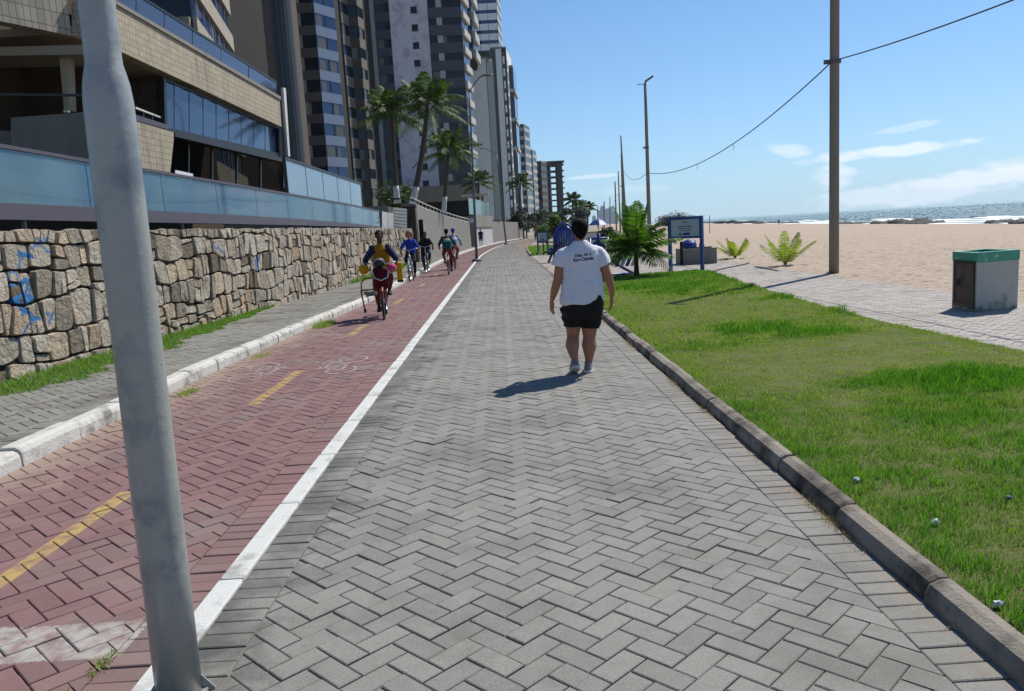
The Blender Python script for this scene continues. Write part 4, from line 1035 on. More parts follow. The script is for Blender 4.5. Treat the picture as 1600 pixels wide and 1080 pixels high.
    r=MB(); r.prism([(c1.x,c1.y+.35),(c00.x,c00.y+.35),(c00.x,c00.y+7),(c1.x-2.0,c1.y+7)],zbt+.35,zbt+.5); r.build('soffit',m_room,root)
    # open loggia on the left: beige beam, column, parapet, dark back
    Yp=17.3
    def flat(name,pts,m,Y,th=.2,par=root):
        p=[AY(px,py,Y) for px,py in pts]; g=MB(); g.slab4(p,(0,th,0)); return g.build(name,m,par)
    flat('loggia_beam',[(-200,90),(146,85),(146,70),(-200,78)],m_soffit,Yp+.25,1.2)
    flat('loggia_parapet',[(17,262),(150,262),(150,174),(17,184)],m_beige,Yp,.2)
    flat('loggia_parapet',[(-150,262),(16,262),(16,205),(-150,190)],m_beige,Yp+.6,.2)
    flat('loggia_column',[(100,172),(108,172),(104,84),(92,84)],m_soffit,Yp+.5,.3)
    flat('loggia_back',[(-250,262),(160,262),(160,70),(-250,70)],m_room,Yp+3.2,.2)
    flat('loggia_rail',[(-50,149),(146,151),(146,147),(-50,145)],m_frame,Yp+.12,.05)
    flat('loggia_light',[(99,175.5),(107,175.5),(107,172.5),(99,172.5)],m_wpaint,Yp-.03,.05)
    g=MB(); p=AY(60,80,Yp+1.5); g.box(-16,-9.3,Yp+1.5,Yp+3.1,p.z+.1,p.z+.3); g.build('loggia_ceiling',m_soffit,root)
    return root
front_building()

# ---------------------------------------------------------------- towers
def tower(name,label,cat,plan,H,body,edges,fl=3.0,z0=0.,group=None,depth=16):
    """plan: front vertices (x,y) left to right as seen; edges: style per front edge"""
    root=thing(name,label,cat,group=group)
    P=list(plan); back=[(P[-1][0]-.6,P[-1][1]+depth),(P[0][0]-.6,P[0][1]+depth)]
    c=MB(); c.prism([(x+(-.05),y+.05) for x,y in P]+back,z0,H); c.build('core',body,root)
    roof=MB(); roof.prism([(x,y) for x,y in P]+back,H,H+.5); roof.build('roof_slab',m_conc,root)
    nf=int((H-z0)/fl)
    for (a,b),st in zip(zip(P,P[1:]),edges):
        if not st: continue
        a=Vector(a); b=Vector(b); d=(b-a); ln=d.length; d.normalize(); n=Vector((d.y,-d.x))  # outward
        def pbox(mb,s0,s1,za,zb,o0,o1):
            q=[a+d*s0+n*o0,a+d*s1+n*o0,a+d*s1+n*o1,a+d*s0+n*o1]
            mb.prism([(k.x,k.y) for k in q][::-1],za,zb)
        k=st['k']
        if k=='wall':
            mb=MB(); pbox(mb,0.01,ln-.01,z0,H-.02,.0,.12); mb.build('wall',st['m'],root)
            for (w0,w1,h0,h1) in st.get('win',()):
                proto=None
                for f in range(nf):
                    za=z0+f*fl+h0
                    if za+h1-h0>H: break
                    if proto is None:
                        mb=MB(); pbox(mb,w0,w1,h0,h1,.06,.15); proto=mb.build('window',st.get('wm',m_gdark),root); proto.location=(0,0,z0)
                        fr=MB(); pbox(fr,w0-.08,w1+.08,h0-.1,h0-.01,.1,.2); fo=fr.build('sill',m_conc,proto)
                    else:
                        c=proto.copy(); col.objects.link(c); c.parent=root; c.location=(0,0,z0+f*fl); e=proto.children[0].copy(); col.objects.link(e); e.parent=c
        if k=='bands':
            ph=st.get('ph',1.15); pj=st.get('pj',.45); pm=st['m']; off=st.get('off',0.)
            proto=None
            for f in range(nf+1):
                if proto is None:
                    mb=MB(); pbox(mb,.02,ln-.02,off,off+ph,.0,pj); proto=mb.build('balcony' if pj>.3 else 'spandrel',pm,root); proto.location=(0,0,z0)
                else:
                    if z0+f*fl+off+ph>H+.4: break
                    c=proto.copy(); col.objects.link(c); c.parent=root; c.location=(0,0,z0+f*fl)
            g=MB(); pbox(g,.02,ln-.02,z0,H-.02,.0,.08); g.build('glazing',st.get('gm',m_gdark),root)
            rq=random.Random(int(ln*100)+len(name)+int(a.x*7)); g=MB(); wn=max(1,int(ln/1.5))
            for f in range(nf):
                for q_ in range(wn):
                    if rq.random()<.3:
                        c0_=ln*(q_+.12)/wn; c1_=ln*(q_+rq.uniform(.4,.88))/wn; g.rnd=rq.random(); pbox(g,c0_,c1_,z0+f*fl+off+ph+.02,z0+f*fl+off+fl-.12,.085,.1)
            if g.v: g.build('curtained_panes',m_curtain,root)['kind']='stuff'
            if st.get('mul'):
                mm=MB(); nm=max(2,int(ln/st['mul']))
                for i in range(1,nm): pbox(mm,ln*i/nm-.06,ln*i/nm+.06,z0,H-.03,.08,.14)
                mm.build('mullions',st.get('mm',m_frame),root)
            for (w0,w1) in st.get('blk',()):   # light wall blocks / ac units between windows
                proto=None
                for f in range(nf):
                    if proto is None: mb=MB(); pbox(mb,w0,w1,off+ph,off+fl,.05,.2); proto=mb.build('infill_panel',st.get('bm',m_beige),root); proto.location=(0,0,z0)
                    else: c=proto.copy(); col.objects.link(c); c.parent=root; c.location=(0,0,z0+f*fl)
    return root
def X(px,Y): return AY(px,200,Y).x+0.0
def XP(px,Y,py=200): return (AY(px,py,Y).x,Y)
B=lambda m,**k: dict(k='bands',m=m,**k)
Wl=lambda m,**k: dict(k='wall',m=m,**k)
# beige balconies building behind the front one
pl=[XP(225,56,40),XP(300,56,40),XP(358,74,60)]
tower('apartment_building','beige apartment block with blue glass strips rising behind the nearest building','building',pl,34,m_dkroom,
      [B(m_beige,ph=1.3,pj=.4,gm=m_gdark),B(m_tile2,ph=1.35,pj=.35,gm=m_gblue,mul=2.2,mm=m_bluew)],fl=3.1,depth=14)
# tall tower with curved dark glass corner
pl=[XP(338,92),XP(398,94),XP(440,98)]
cx,cy=XP(440,98); rr=1.9
arc=[]
for i in range(1,7):
    a=R(-90+15*i); arc.append((cx+rr*math.cos(a),cy+rr+rr*math.sin(a)))
pl+=arc+[(arc[-1][0]+.05,102.5)]
m_dkcorner=mat('dark_blue_tile',hx('2c3138'),.5,.2,1.,stretch=(1,1,.2),spec=.35)
tower('apartment_tower','tall grey beige tower with a rounded dark blue corner, left of the palms','building',pl,88,m_dkroom,
      [Wl(m_beige),Wl(m_brown,win=[(.2,1.2,1.0,2.0)]),*[Wl(m_dkcorner) for _ in range(6)],Wl(m_brown)],fl=3.0,depth=1.2)
# dark balconied tower with blue-white corner balconies
pl=[XP(474,112),XP(506,112),(XP(506,112)[0]+2.1,115.6)]
tower('apartment_tower','dark tower with pale blue slanted balcony fronts on its corner','building',pl,92,m_dkroom,
      [B(m_brown,ph=1.25,pj=.2,blk=[(.4,1.0)]),B(m_bluew,ph=1.3,pj=.15,gm=m_gblue,mul=1.5)],fl=2.9,depth=8)
pl=[XP(527,122),XP(546,122),(XP(546,122)[0]+.75,124.4),XP(572,124.6),(XP(572,124.6)[0]+.5,127)]
tower('apartment_tower','dark brown tower with stacked beige balcony ends behind the leftmost palm','building',pl,92,m_dkroom,
      [B(m_brown,ph=1.25,pj=.2),B(m_band,ph=1.5,pj=.15),B(m_brown,ph=1.25,pj=.2),B(m_band,ph=1.5,pj=.1)],fl=3.0,depth=12)
# wide tower with stone panel and small square windows
Y4=146
def X4(px): return XP(px,Y4)[0]
pl=[(X4(572),Y4-3),(X4(577),Y4+1),(X4(598),Y4+.5),(X4(622),Y4),(X4(681),Y4-.4),(X4(731),Y4),(X4(731)+.9,Y4+6)]
s0=X4(681)-X4(622); s1=X4(731)-X4(681)
tower('apartment_tower','wide grey tower with pale stone panel and column of small square windows','building',pl,96,m_dkroom,
      [B(m_beige,ph=1.2,pj=.3),Wl(m_white,win=[(.5,1.5,1.,2.1)],),B(m_dkgrey,ph=1.5,pj=.2),Wl(m_stonepanel,win=[(s0*.56,s0*.56+1.1,1.0,2.1)]),B(m_dkgrey,ph=1.75,pj=.15,blk=[(s1*.25,s1*.42)],bm=m_white),B(m_white,ph=1.2,pj=.5)],fl=3.0)
# its podium
t_=thing('podium_building','long low beige podium with dark openings behind the palms','building')
g=MB(); a=AY(540,295,128); b=AY(748,295,128); zz=a.z; g.box(a.x-6,b.x,128,136,AY(640,318,128).z,AY(640,293,128).z); g.build('parapet',m_beige,t_)
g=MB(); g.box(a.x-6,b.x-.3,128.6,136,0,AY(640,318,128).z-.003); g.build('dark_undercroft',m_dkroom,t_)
for px in (590,630,745):
    g=MB(); q=AY(px,330,128.2); g.box(q.x-.4,q.x+.4,128.1,128.55,0,AY(640,318,128).z-.003); g.build('column',m_beige,t_)
t_=thing('low_building','flat dark-windowed beige annexe beside the striped grey tower','building')
g=MB(); a=AY(700,300,140); b=AY(756,300,140); g.box(a.x,b.x,137,141,0,AY(740,305,137).z); g.build('wall',m_beige,t_)
for px0,px1 in ((713,720),(722,733)):
    for y0,y1 in ((308,318),):
        g=MB(); u=AY(px0,y0,136.9); v=AY(px1,y1,136.9); g.box(u.x,v.x,136.9,137.05,v.z,u.z); g.build('window',m_gdark,t_)
# rounded-balcony tower peeping behind
Y5=165
pl=[XP(722,Y5),XP(747,Y5),(XP(750,Y5)[0]+.3,Y5+7)]
tower('apartment_tower','beige tower with deep balconies just right of the stone panelled one','building',pl,92,m_dkroom,
      [B(m_beige,ph=1.6,pj=.9,gm=m_gblue),B(m_white,ph=1.6,pj=.6)],fl=3.6,z0=36,depth=10)
# striped white/blue tower
Y6=265
pl=[XP(745,Y6),XP(786,Y6),(XP(787,Y6)[0]+1.2,Y6+14)]
tower('apartment_tower','tallest far white tower with thin blue window bands against the sky','building',pl,118,m_dkroom,
      [B(m_gable,ph=2.0,pj=.12,gm=m_gblue,mul=2.5),B(m_white,ph=1.9,pj=.2)],fl=3.1)
# white slab with green frame
Y7=178
pl=[XP(733,Y7),XP(765,Y7),(XP(765,Y7)[0]+1.4,Y7+4)]
ww=XP(765,Y7)[0]-XP(733,Y7)[0]
tower('apartment_building','plain white gable wall with a column of slits and dark green edge','building',pl,AY(750,92,Y7).z,m_green,
      [Wl(m_gable,win=[(.1,.9,1.2,1.5)]),Wl(m_green)],fl=3.0,depth=12)
t_=thing('roof_frame','dark green parapet box on top of the plain white gable wall','roof frame'); g=MB(); g.box(pl[0][0]+.02,pl[1][0]+1.0,Y7-.1,Y7+10,AY(750,92,Y7).z+.5,AY(750,80,Y7).z); g.build('parapet',m_green,t_)
# white and dark tower against the sky
Y8=216
pl=[XP(773,Y8),XP(781,Y8),XP(790,Y8-.3),XP(797,Y8),(XP(798,Y8)[0]+1.3,Y8+13)]
h8=AY(790,76,Y8).z
tower('apartment_tower','narrow white and dark grey tower standing right at the edge of the sky','building',pl,h8,m_dkgrey,
      [Wl(m_dkgrey),Wl(m_gable),B(m_dkgrey,ph=1.2,pj=.2,blk=[(.2,.7)],bm=m_gable),Wl(m_gable,win=[(.4,1.6,.4,2.4)],wm=m_gdark)],fl=3.1)
pl=[XP(797,Y8+4),XP(806,Y8+4),(XP(806,Y8+4)[0]+1.1,Y8+16)]
tower('apartment_tower','dark glazed tower wing with white crossbars next to the sky edge','building',pl,AY(800,100,Y8).z,m_dkgrey,
      [B(m_white,ph=.9,pj=.3,gm=m_dkgrey),B(m_white,ph=.9,pj=.4,gm=m_gblue)],fl=7.6)
Y9=300
pl=[XP(808,Y9),XP(818,Y9),(XP(818,Y9)[0]+2.5,Y9+10)]
tower('apartment_tower','pale distant tower with curved white balconies, tallest of the far group','building',pl,AY(815,196,Y9).z,m_dkgrey,
      [B(m_white,ph=1.3,pj=.2,gm=m_gdark),B(m_white,ph=1.3,pj=.3,gm=m_gdark)],fl=3.1)
pl=[XP(816,330),XP(829,330),(XP(829,330)[0]+2,338)]
tower('apartment_tower','small distant grey tower stepping down beside the pale one','building',pl,AY(822,236,330).z,m_dkgrey,
      [B(m_bluew,ph=1.4,pj=.3,gm=m_gdark),B(m_white,ph=1.4,pj=.3)],fl=3.0)
pl=[XP(812,360),XP(842,360),(XP(842,360)[0]+3,368)]
tower('apartment_building','flat topped concrete block in front of the distant grey tower','building',pl,AY(830,254,360).z,m_brown,
      [B(m_brown,ph=1.1,pj=.2,gm=m_dkroom),B(m_brown,ph=1.4,pj=.2)],fl=3.2)
# unfinished concrete building with see-through bay
def unfinished():
    root=thing('unfinished_building','brown unfinished concrete building with an open see-through bay of floors','building')
    Y=430; x=lambda px: AY(px,300,Y).x
    H=AY(850,255,Y).z; fl=3.1; nf=int(H/fl)
    g=MB(); g.box(x(820),x(862),Y,Y+14,0,H); g.build('wall',m_brown,root)
    g=MB(); g.box(x(872),x(880),Y,Y+14,0,H); g.build('end_wall',m_brown,root)
    p=None
    for f in range(nf+1):
        if p is None:
            g=MB(); g.box(x(862)-.2,x(883),Y-.6,Y+14.2,0,.35); p=g.build('floor_slab',m_brown,root)
        else:
            c=p.copy(); col.objects.link(c); c.parent=root; c.location=(0,0,f*fl)
    g=MB(); g.box(x(818),x(883.5),Y-1,Y+15,H,H+.8); g.build('roof_slab',m_brown,root)
    for px0,px1 in ((823,829),(831,838),(841,848),(851,859)):
        p=None
        for f in range(1,nf):
            if p is None: g=MB(); g.box(x(px0),x(px1),Y-.15,Y-.02,.8,2.5); p=g.build('window_opening',m_dkroom,root); p.location=(0,0,fl)
            else: c=p.copy(); col.objects.link(c); c.parent=root; c.location=(0,0,f*fl)
    g=MB()
    for px in (822,840,861): g.tube([(x(px),Y-.5,0),(x(px),Y-.5,H-2)],.25,6)
    g.build('scaffold_pole',m_conc,root)
unfinished()
# distant city
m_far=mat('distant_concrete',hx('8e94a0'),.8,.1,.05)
for i,(px0,px1,py) in enumerate(((934,939,330),(939,946,323),(947,952,327),(952,958,324),(958,962,331),(961,966,334),(926,931,338),(969,974,343))):
    Yc=3000+60*(i%4); a=AY(px0,340,Yc); b=AY(px1,340,Yc); z=AY((px0+px1)/2,py,Yc).z
    labs=['pale distant high-rise at the left end of the skyline cluster','tallest pale distant high-rise in the skyline cluster','pale distant high-rise third from left in the skyline cluster','broad pale distant high-rise in the middle of the skyline cluster','low pale distant block right of the middle of the skyline cluster','lowest pale distant block at the right end of the skyline cluster','isolated low pale distant block left of the skyline cluster','isolated tiny distant block right of the skyline cluster']
    r0=thing('distant_tower',labs[i],'building',group='distant towers on the skyline')
    g=MB(); g.box(a.x,b.x,Yc,Yc+20,-1,z); g.build('wall',m_far,r0)
    g=MB(); g.box(a.x+(b.x-a.x)*.3,b.x-(b.x-a.x)*.3,Yc+4,Yc+14,z,z+4); g.build('roof_block',m_far,r0)

# ---------------------------------------------------------------- vegetation
def frond(mb,o,d,ln,droop,up,nl=22,lw=.03,ll=.35,rw=.012,seg=9,curl=1.0):
    """one feathered frond from point o, horizontal direction d, rising then drooping"""
    o=Vector(o); d=Vector((d[0],d[1],0)).normalized(); pts=[]
    for i in range(seg+1):
        t=i/seg; pts.append(o+d*ln*(t-(.12*t*t if up>.6 else 0))*math.cos(up*.9)+Vector((0,0,1))*ln*(math.sin(up)*t-droop*t*t))
    mb.tube(pts,[rw*(1-.8*i/seg) for i in range(seg+1)],4,False)
    side=Vector((-d.y,d.x,0))
    for i in range(nl):
        t=.12+.88*(i+.5)/nl; k=t*seg; a=int(min(seg-1,k)); p=pts[a].lerp(pts[a+1],k-a); tg=(pts[a+1]-pts[a]).normalized()
        l=ll*(math.sin(math.pi*min(1,t*.85+.12))**.6)*random.uniform(.85,1.1)
        for s_ in (-1,1):
            mb.rnd=random.random(); dr=(side*s_*.85+tg*.55+Vector((0,0,-.25-.35*random.random()*curl))).normalized()
            e=p+dr*l; e.z-=l*.25*curl; m_=p+dr*l*.5; wv=tg*lw*.5
            mb.add([p-wv*.6,p+wv*.6,m_+wv,e,m_-wv],[(0,1,2,4),(4,2,3)])
    mb.rnd=.3
def palm(name,label,loc,base,crown,ntrunk_r,nf,ln,white=None,group=None,m=m_palmdark,ll=.5,lw=.05,nl=22,bend=0,seed=1,dryn=2):
    random.seed(seed)
    root=thing(name,label,'palm tree',loc=base,group=group); b=Vector((0,0,0)); c=Vector(crown)-Vector(base)
    n=12; path=[b.lerp(c,i/n)+Vector((bend*math.sin(math.pi*i/n),0,0)) for i in range(n+1)]
    rad=[ntrunk_r*(1.35 if i==0 else 1.08-.35*i/n) for i in range(n+1)]
    g=MB(); g.tube(path,rad,10); g.build('trunk',m_bark,root,smooth=True)
    if white:
        k=white/c.length; pw=[b.lerp(c,k*i/4)+Vector((bend*math.sin(math.pi*k*i/4),0,0)) for i in range(5)]
        g=MB(); g.tube(pw,[ntrunk_r*(1.5 if i==0 else 1.17-.03*i) for i in range(5)],10); g.build('painted_base',m_wpaint,root,smooth=True)
    g=MB(); 
    for i in range(nf):
        a=2.399*i+random.uniform(-.2,.2); k=i/nf; up=R(82-88*k)+random.uniform(-.12,.12)
        frond(g,c+Vector((0,0,-.15*k)),(math.cos(a),math.sin(a)),ln*random.uniform(.85,1.08)*(.85+.25*math.sin(math.pi*k)),.22+.30*k+.12*random.random(),up,nl,lw,ll)
    o=g.build('crown',m,root)
    if dryn:
        g=MB()
        for i in range(dryn):
            a=random.uniform(0,6.28); frond(g,c+Vector((0,0,-.2)),(math.cos(a),math.sin(a)),ln*.8,.8,R(-20),16,lw,ll*.8)
        g.build('dry_fronds',m_palmdry,root)
    return root
YA=47.
palm('palm_tree','leftmost tall coconut palm with thin white-banded trunk',None,tuple(AY(621,318,YA)),tuple(AY(612,176,YA)),.16,22,2.5,white=1.0,seed=2,ll=.62,lw=.085,dryn=0,bend=-.05)
palm('palm_tree','tall coconut palm leaning left at its whitewashed foot, second from left',None,tuple(AY(644,320,45.)),tuple(AY(668,165,45.)),.17,24,2.7,white=1.0,seed=3,ll=.62,lw=.085,dryn=0,bend=.12)
palm('palm_tree','middle sized coconut palm in front of the wide grey tower, third from left',None,tuple(AY(693,334,57.)),tuple(AY(701,236,57.)),.16,22,2.6,white=1.2,seed=4,ll=.62,lw=.09,dryn=0)
palm('palm_tree','small coconut palm before the plain white gable wall',None,tuple(AY(747,336,86.)),tuple(AY(748,285,86.)),.17,18,2.3,white=1.0,seed=5,ll=.55,lw=.1,dryn=0)
palm('palm_tree','distant dark palm left of the far curved-balcony tower',None,tuple(AY(811,345,135.)),tuple(AY(813,286,135.)),.2,18,2.8,seed=6,ll=.7,lw=.14,dryn=0)
palm('palm_tree','distant palm rising highest from the dark tree group by the promenade bend',None,tuple(AY(894,352,170.)),tuple(AY(895,312,170.)),.25,18,2.9,seed=7,ll=.8,lw=.18,dryn=0)
palm('palm_tree','lower distant palm beside the highest one in the dark tree group',None,tuple(AY(903,352,190.)),tuple(AY(905,323,190.)),.25,16,2.9,seed=8,ll=.8,lw=.2,dryn=0)
palm('palm_tree','distant palm at the right end of the dark tree group',None,tuple(AY(918,352,200.)),tuple(AY(919,325,200.)),.25,16,3.1,seed=9,ll=.8,lw=.2,dryn=0)
# young palm near the gym
def young_palm():
    random.seed(31); root=thing('young_palm','young bushy coconut palm beside the blue gym machine at the lawn end','palm tree',loc=(3.55,20.9,0))
    g=MB(); g.tube([(0,0,0),(.01,0,.4),(.0,0,.85)],[.085,.06,.05],10); g.build('trunk',m_bark,root,smooth=True)
    g=MB(); o=Vector((0,0,.82))
    for i in range(7):
        a=2.4*i+random.uniform(-.3,.3); frond(g,o,(math.cos(a),math.sin(a)),random.uniform(1.25,1.55),.05+.1*random.random(),R(random.uniform(66,86)),24,.042,.34,.016,curl=.2)
    for i in range(24):
        a=2.399*i+random.uniform(-.25,.25); k=i/24; frond(g,o+Vector((0,0,-.1*k)),(math.cos(a),math.sin(a)),random.uniform(1.05,1.35),.26+.16*random.random(),R(60-58*k),20,.055,.36,.014,curl=.8)
    g.build('crown',m_palm,root)
    g=MB()
    for a,l in ((-.5,1.05),(-.8,1.1),(2.9,.9)):
        frond(g,o+Vector((0,0,-.06)),(math.cos(a),math.sin(a)),l,.85,R(18),18,.03,.3,.012)
    g.build('dry_fronds',m_palmdry,root)
young_palm()
def palm_bush(label,loc,sz,seed,w_):
    random.seed(seed); root=thing('palm_seedling',label,'palm bush',loc=loc)
    g=MB()
    for i in range(9):
        a=2.399*i+seed; k=i/9; frond(g,(0,0,.02),(math.cos(a),math.sin(a)),sz*random.uniform(.8,1.25),.14+.12*random.random(),R(76-42*k),26,.03,.22*w_,.010,curl=.5)
    g.build('crown',m_palmy,root)
    g=MB(); g.tube([(0,0,-.05),(0,0,.12)],[.05,.035],8); g.build('stem',m_bark,root)
palm_bush('small yellow-green palm seedling on the sand, farther of the two',(8.35,28.2,.0),.95,41,.9)
palm_bush('small yellow-green palm seedling on the sand, nearer of the two',(8.28,23.0,.0),1.1,42,1.)
def tree(label,px,py_base,Y,w_,h,seed,m=m_leaf,n=2600,ls=.28,name='tree',cat='tree',flat=1.0,zb=None):
    r=random.Random(seed); b=AY(px,py_base,Y); z0=0 if zb is None else zb; root=thing(name,label,cat,loc=(b.x,Y,z0))
    g=MB(); g.tube([(0,0,0),(.1*h*.1,0,h*.25),(0,0,h*.5)],[.035*h,.025*h,.015*h],8)
    for i in range(5):
        a=r.uniform(0,6.28); g.tube([(0,0,h*.3),(math.cos(a)*w_*.18,math.sin(a)*w_*.18,h*.55),(math.cos(a)*w_*.33,math.sin(a)*w_*.33,h*.75)],[.018*h,.012*h,.004*h],5)
    g.build('trunk',m_trunk,root)
    cl=[]
    for i in range(14): 
        a=r.uniform(0,6.28); q=r.uniform(0,.36)*w_; cl.append((math.cos(a)*q,math.sin(a)*q,h*r.uniform(.35,.9),r.uniform(.12,.24)*w_))
    g=MB()
    for i in range(n):
        cx,cy,cz,cr=cl[r.randrange(len(cl))]; th=r.uniform(0,6.28); ph=math.acos(r.uniform(-1,1)); q=cr*(r.random()**.35)
        p=Vector((cx+q*math.sin(ph)*math.cos(th),cy+q*math.sin(ph)*math.sin(th),max(.05,cz+q*math.cos(ph)*.8*flat)))
        u=Vector((r.gauss(0,1),r.gauss(0,1),r.gauss(0,.6))).normalized(); v=u.orthogonal().normalized(); s_=ls*r.uniform(.5,1.2)
        g.rnd=r.random()**1.5; g.add([p-u*s_*.5,p+v*s_*.3,p+u*s_*.5,p-v*s_*.3],[(0,1,2,3)])
    g.build('crown',m,root); return root
tree('dark broad tree in front of the unfinished building, left part','838' and 838,352,150,5.5,4.6,51,m_leafd,ls=.4)
tree('dark bushy tree below the open bay of the unfinished building',862,352,155,5,4.8,52,m_leafd,ls=.4)
tree('dark tree under the highest distant palm',884,352,160,4.6,5.2,53,m_leafd,ls=.4)
tree('rounded dark tree between the two right distant palms',907,352,185,6.0,5.6,54,m_leafd,ls=.45)
tree('dark shrub spilling over the garden wall at the bend',822,352,128,5,4.0,55,m_leafd,ls=.35)
tree('dark shrub over the garden wall, nearer one',806,352,118,4.5,4.4,56,m_leafd,ls=.35)
tree('green leafy shrub right behind the far blue signboard',872,372,62,2.2,2.6,57,m_leafg,ls=.2,name='shrub',cat='shrub')
tree('green shrub between the far signboard and the blue dome machine',884,372,58,1.5,2.0,58,m_leaf,ls=.18,name='shrub',cat='shrub')
tree('green shrub just left of the far blue signboard',853,372,72,2.2,1.9,59,m_leafg,ls=.2,name='shrub',cat='shrub')
tree('olive shrub beside the young palm, left of it',953,375,40,1.6,1.3,60,m_leaf,ls=.15,name='shrub',cat='shrub')
tree('low dark scrub on the beach edge, behind the young palm',1040,356,210,9,2.2,61,m_leafd,ls=.5,name='scrub',cat='shrub',n=1500)
tree('low dark scrub on the beach edge near the blue signboard',1070,356,230,11,2.6,62,m_leafd,ls=.5,name='scrub',cat='shrub',n=1500)
tree('low shrub at the foot of the leftmost tall palm',622,322,50,3.4,1.6,63,m_palmdark,ls=.25,name='shrub',cat='shrub',zb=2.9,n=1500)

# ---------------------------------------------------------------- poles, lamps, wires
# near galvanised post with swaged neck
t_=thing('sign_post','galvanised steel post with a narrower upper section close to the camera','post',loc=(-1.177,2.49,0))
g=MB(); R0=.0735; R1=.0515
prof=[(0,R0),(.5,R0),(1.0,R0*.99),(1.5,R0*.985),(1.86,R0*.975),(1.95,R0*.96),(2.0,R0*.90),(2.035,R0*.80),(2.06,R1*1.02),(2.10,R1),(2.4,R1),(2.9,R1),(3.4,R1)]
rr=[]
for z,r_ in prof: rr.append([(r_*math.cos(2*math.pi*k/40)+.020*z/3.4*1.2,r_*math.sin(2*math.pi*k/40),z) for k in range(40)])
g.rings(rr); g.build('tube',m_galv,t_,smooth=True)
for a in (20,110,200,290):
    g=MB()
    ca,sa=math.cos(R(a)),math.sin(R(a)); p=Vector((ca,sa,0)); q=Vector((-sa,ca,0))*.004
    A=[p*.073-q,p*.115-q,p*.073-q+Vector((0,0,.06))]; Bq=[v+q*2 for v in A]; g.add(A+Bq,[(0,1,2),(5,4,3),(0,3,4,1),(1,4,5,2),(2,5,3,0)]); g.build('gusset',m_galv,t_)
g=MB(); g.vrings([(0,0,.0,.092,.092),(0,0,.012,.092,.092)],24); g.build('base_ring',m_galv,t_)
g=MB(); pth=[]
for k in range(7):
    a=R(-60+20*k); pth.append((.056*math.cos(a)+.008,-.056*math.sin(a+.9)*.98,2.05+.012*math.sin(k*1.9)))
# concrete poles on the beach side
def cpole(label,base,h,r0,r1,lean=(0,0),lamp=False,m=m_polec,sq=True):
    root=thing('utility_pole',label,'pole',loc=base,group='poles along the beach side of the promenade')
    g=MB(); top=Vector((lean[0],lean[1],h)); n=6
    for_=[Vector((0,0,0)).lerp(top,i/n) for i in range(n+1)]
    g.tube(for_,[r0+(r1-r0)*i/n for i in range(n+1)],14 if sq else 10); g.build('shaft',m,root,smooth=True)
    if lamp:
        g=MB(); g.tube([top+Vector((0,0,-.05)),top+Vector((.02,0,.12)),top+Vector((.45,0,.38))],[.05,.06,.05],8); g.build('lamp_head',m_lamp,root)
        g=MB(); g.tube([top+Vector((-.45,0,-.03)),top+Vector((.0,0,.0))],[.02,.02],6); g.build('side_bracket',m_lamp,root)
    g=MB()
    z=lamp if isinstance(lamp,float) else h*.62
    g.torus((0,0,0),.02,.006); g.v=[]; g.f=[]; g.m=[]; g.r=[]
    g.vrings([(top.x*z/h,0,z-.04,r1*1.5,r1*1.5),(top.x*z/h,0,z+.04,r1*1.5,r1*1.5)],12); g.box(top.x*z/h-r1*1.5-.1,top.x*z/h-r1*1.2,-.02,.02,z-.05,z+.05)
    g.build('clamp',m_lamp,root); return root
cpole('nearest tall concrete pole standing on the edge of the sand',(8.06,19.1,-.05),9.2,.118,.10,lamp=5.0)
def pole_at(px,pyt,Y,label,r0,r1,pxb=None,lamp=False):
    t=AY(px,pyt,Y); b=AY(pxb if pxb else px,352,Y); return cpole(label,(b.x,Y,0),t.z,r0,r1,lean=(t.x-b.x,0),lamp=lamp)
pole_at(1008,131,44,'tall slim pole with lamp head rising behind the young palm',.12,.075,pxb=1014.5,lamp=True)
pole_at(970,212,74,'leaning pole at the right of the far cluster, tallest there',.15,.06,pxb=978)
pole_at(971,240,80,'thin pole crossing the tallest leaning pole of the far cluster',.12,.08,pxb=974)
pole_at(966,268,118,'pale slim pole in the far cluster, second tallest',.13,.08,pxb=969)
pole_at(961,284,149,'dark slim pole left of the pale one in the far cluster',.16,.12,pxb=963)
pole_at(953,308,238,'short pale far pole between the distant high-rises',.16,.12)
pole_at(944,315,281,'short dark far pole in front of the distant high-rises',.25,.2)
pole_at(934,321,340,'smallest far pole at the left of the row',.2,.15)
def wire(label,a,b,sag,r_=.012,n=24,extra=True,name='power_cable'):
    a=Vector(a); b=Vector(b); g=MB(); pts=[a.lerp(b,i/n)+Vector((0,0,-4*sag*(i/n)*(1-i/n))) for i in range(n+1)]
    g.tube(pts,r_,5)
    if extra:
        for i in (8,13): p=pts[i]; g.tube([p,p+Vector((.03,0,-.12)),p+Vector((-.02,0,-.2))],r_*.5,4)
    return tag(g.build(name,m_ink),label,'cable')
c1=Vector((8.0,19.0,4.97)); c2=AY(1011,270,44)
wire('sagging cable running from the nearest concrete pole to the slim pole behind the palm',c1,c2,.85,.016)
wire('cable running from the nearest concrete pole out past the right of the view',Vector((8.12,19.0,4.98)),Vector((7.9,-8,5.4)),.75,.014)
wire('thin slack cable dropping from the slim pole towards the far cluster',c2,AY(975,268,74),.55,.016,extra=False)
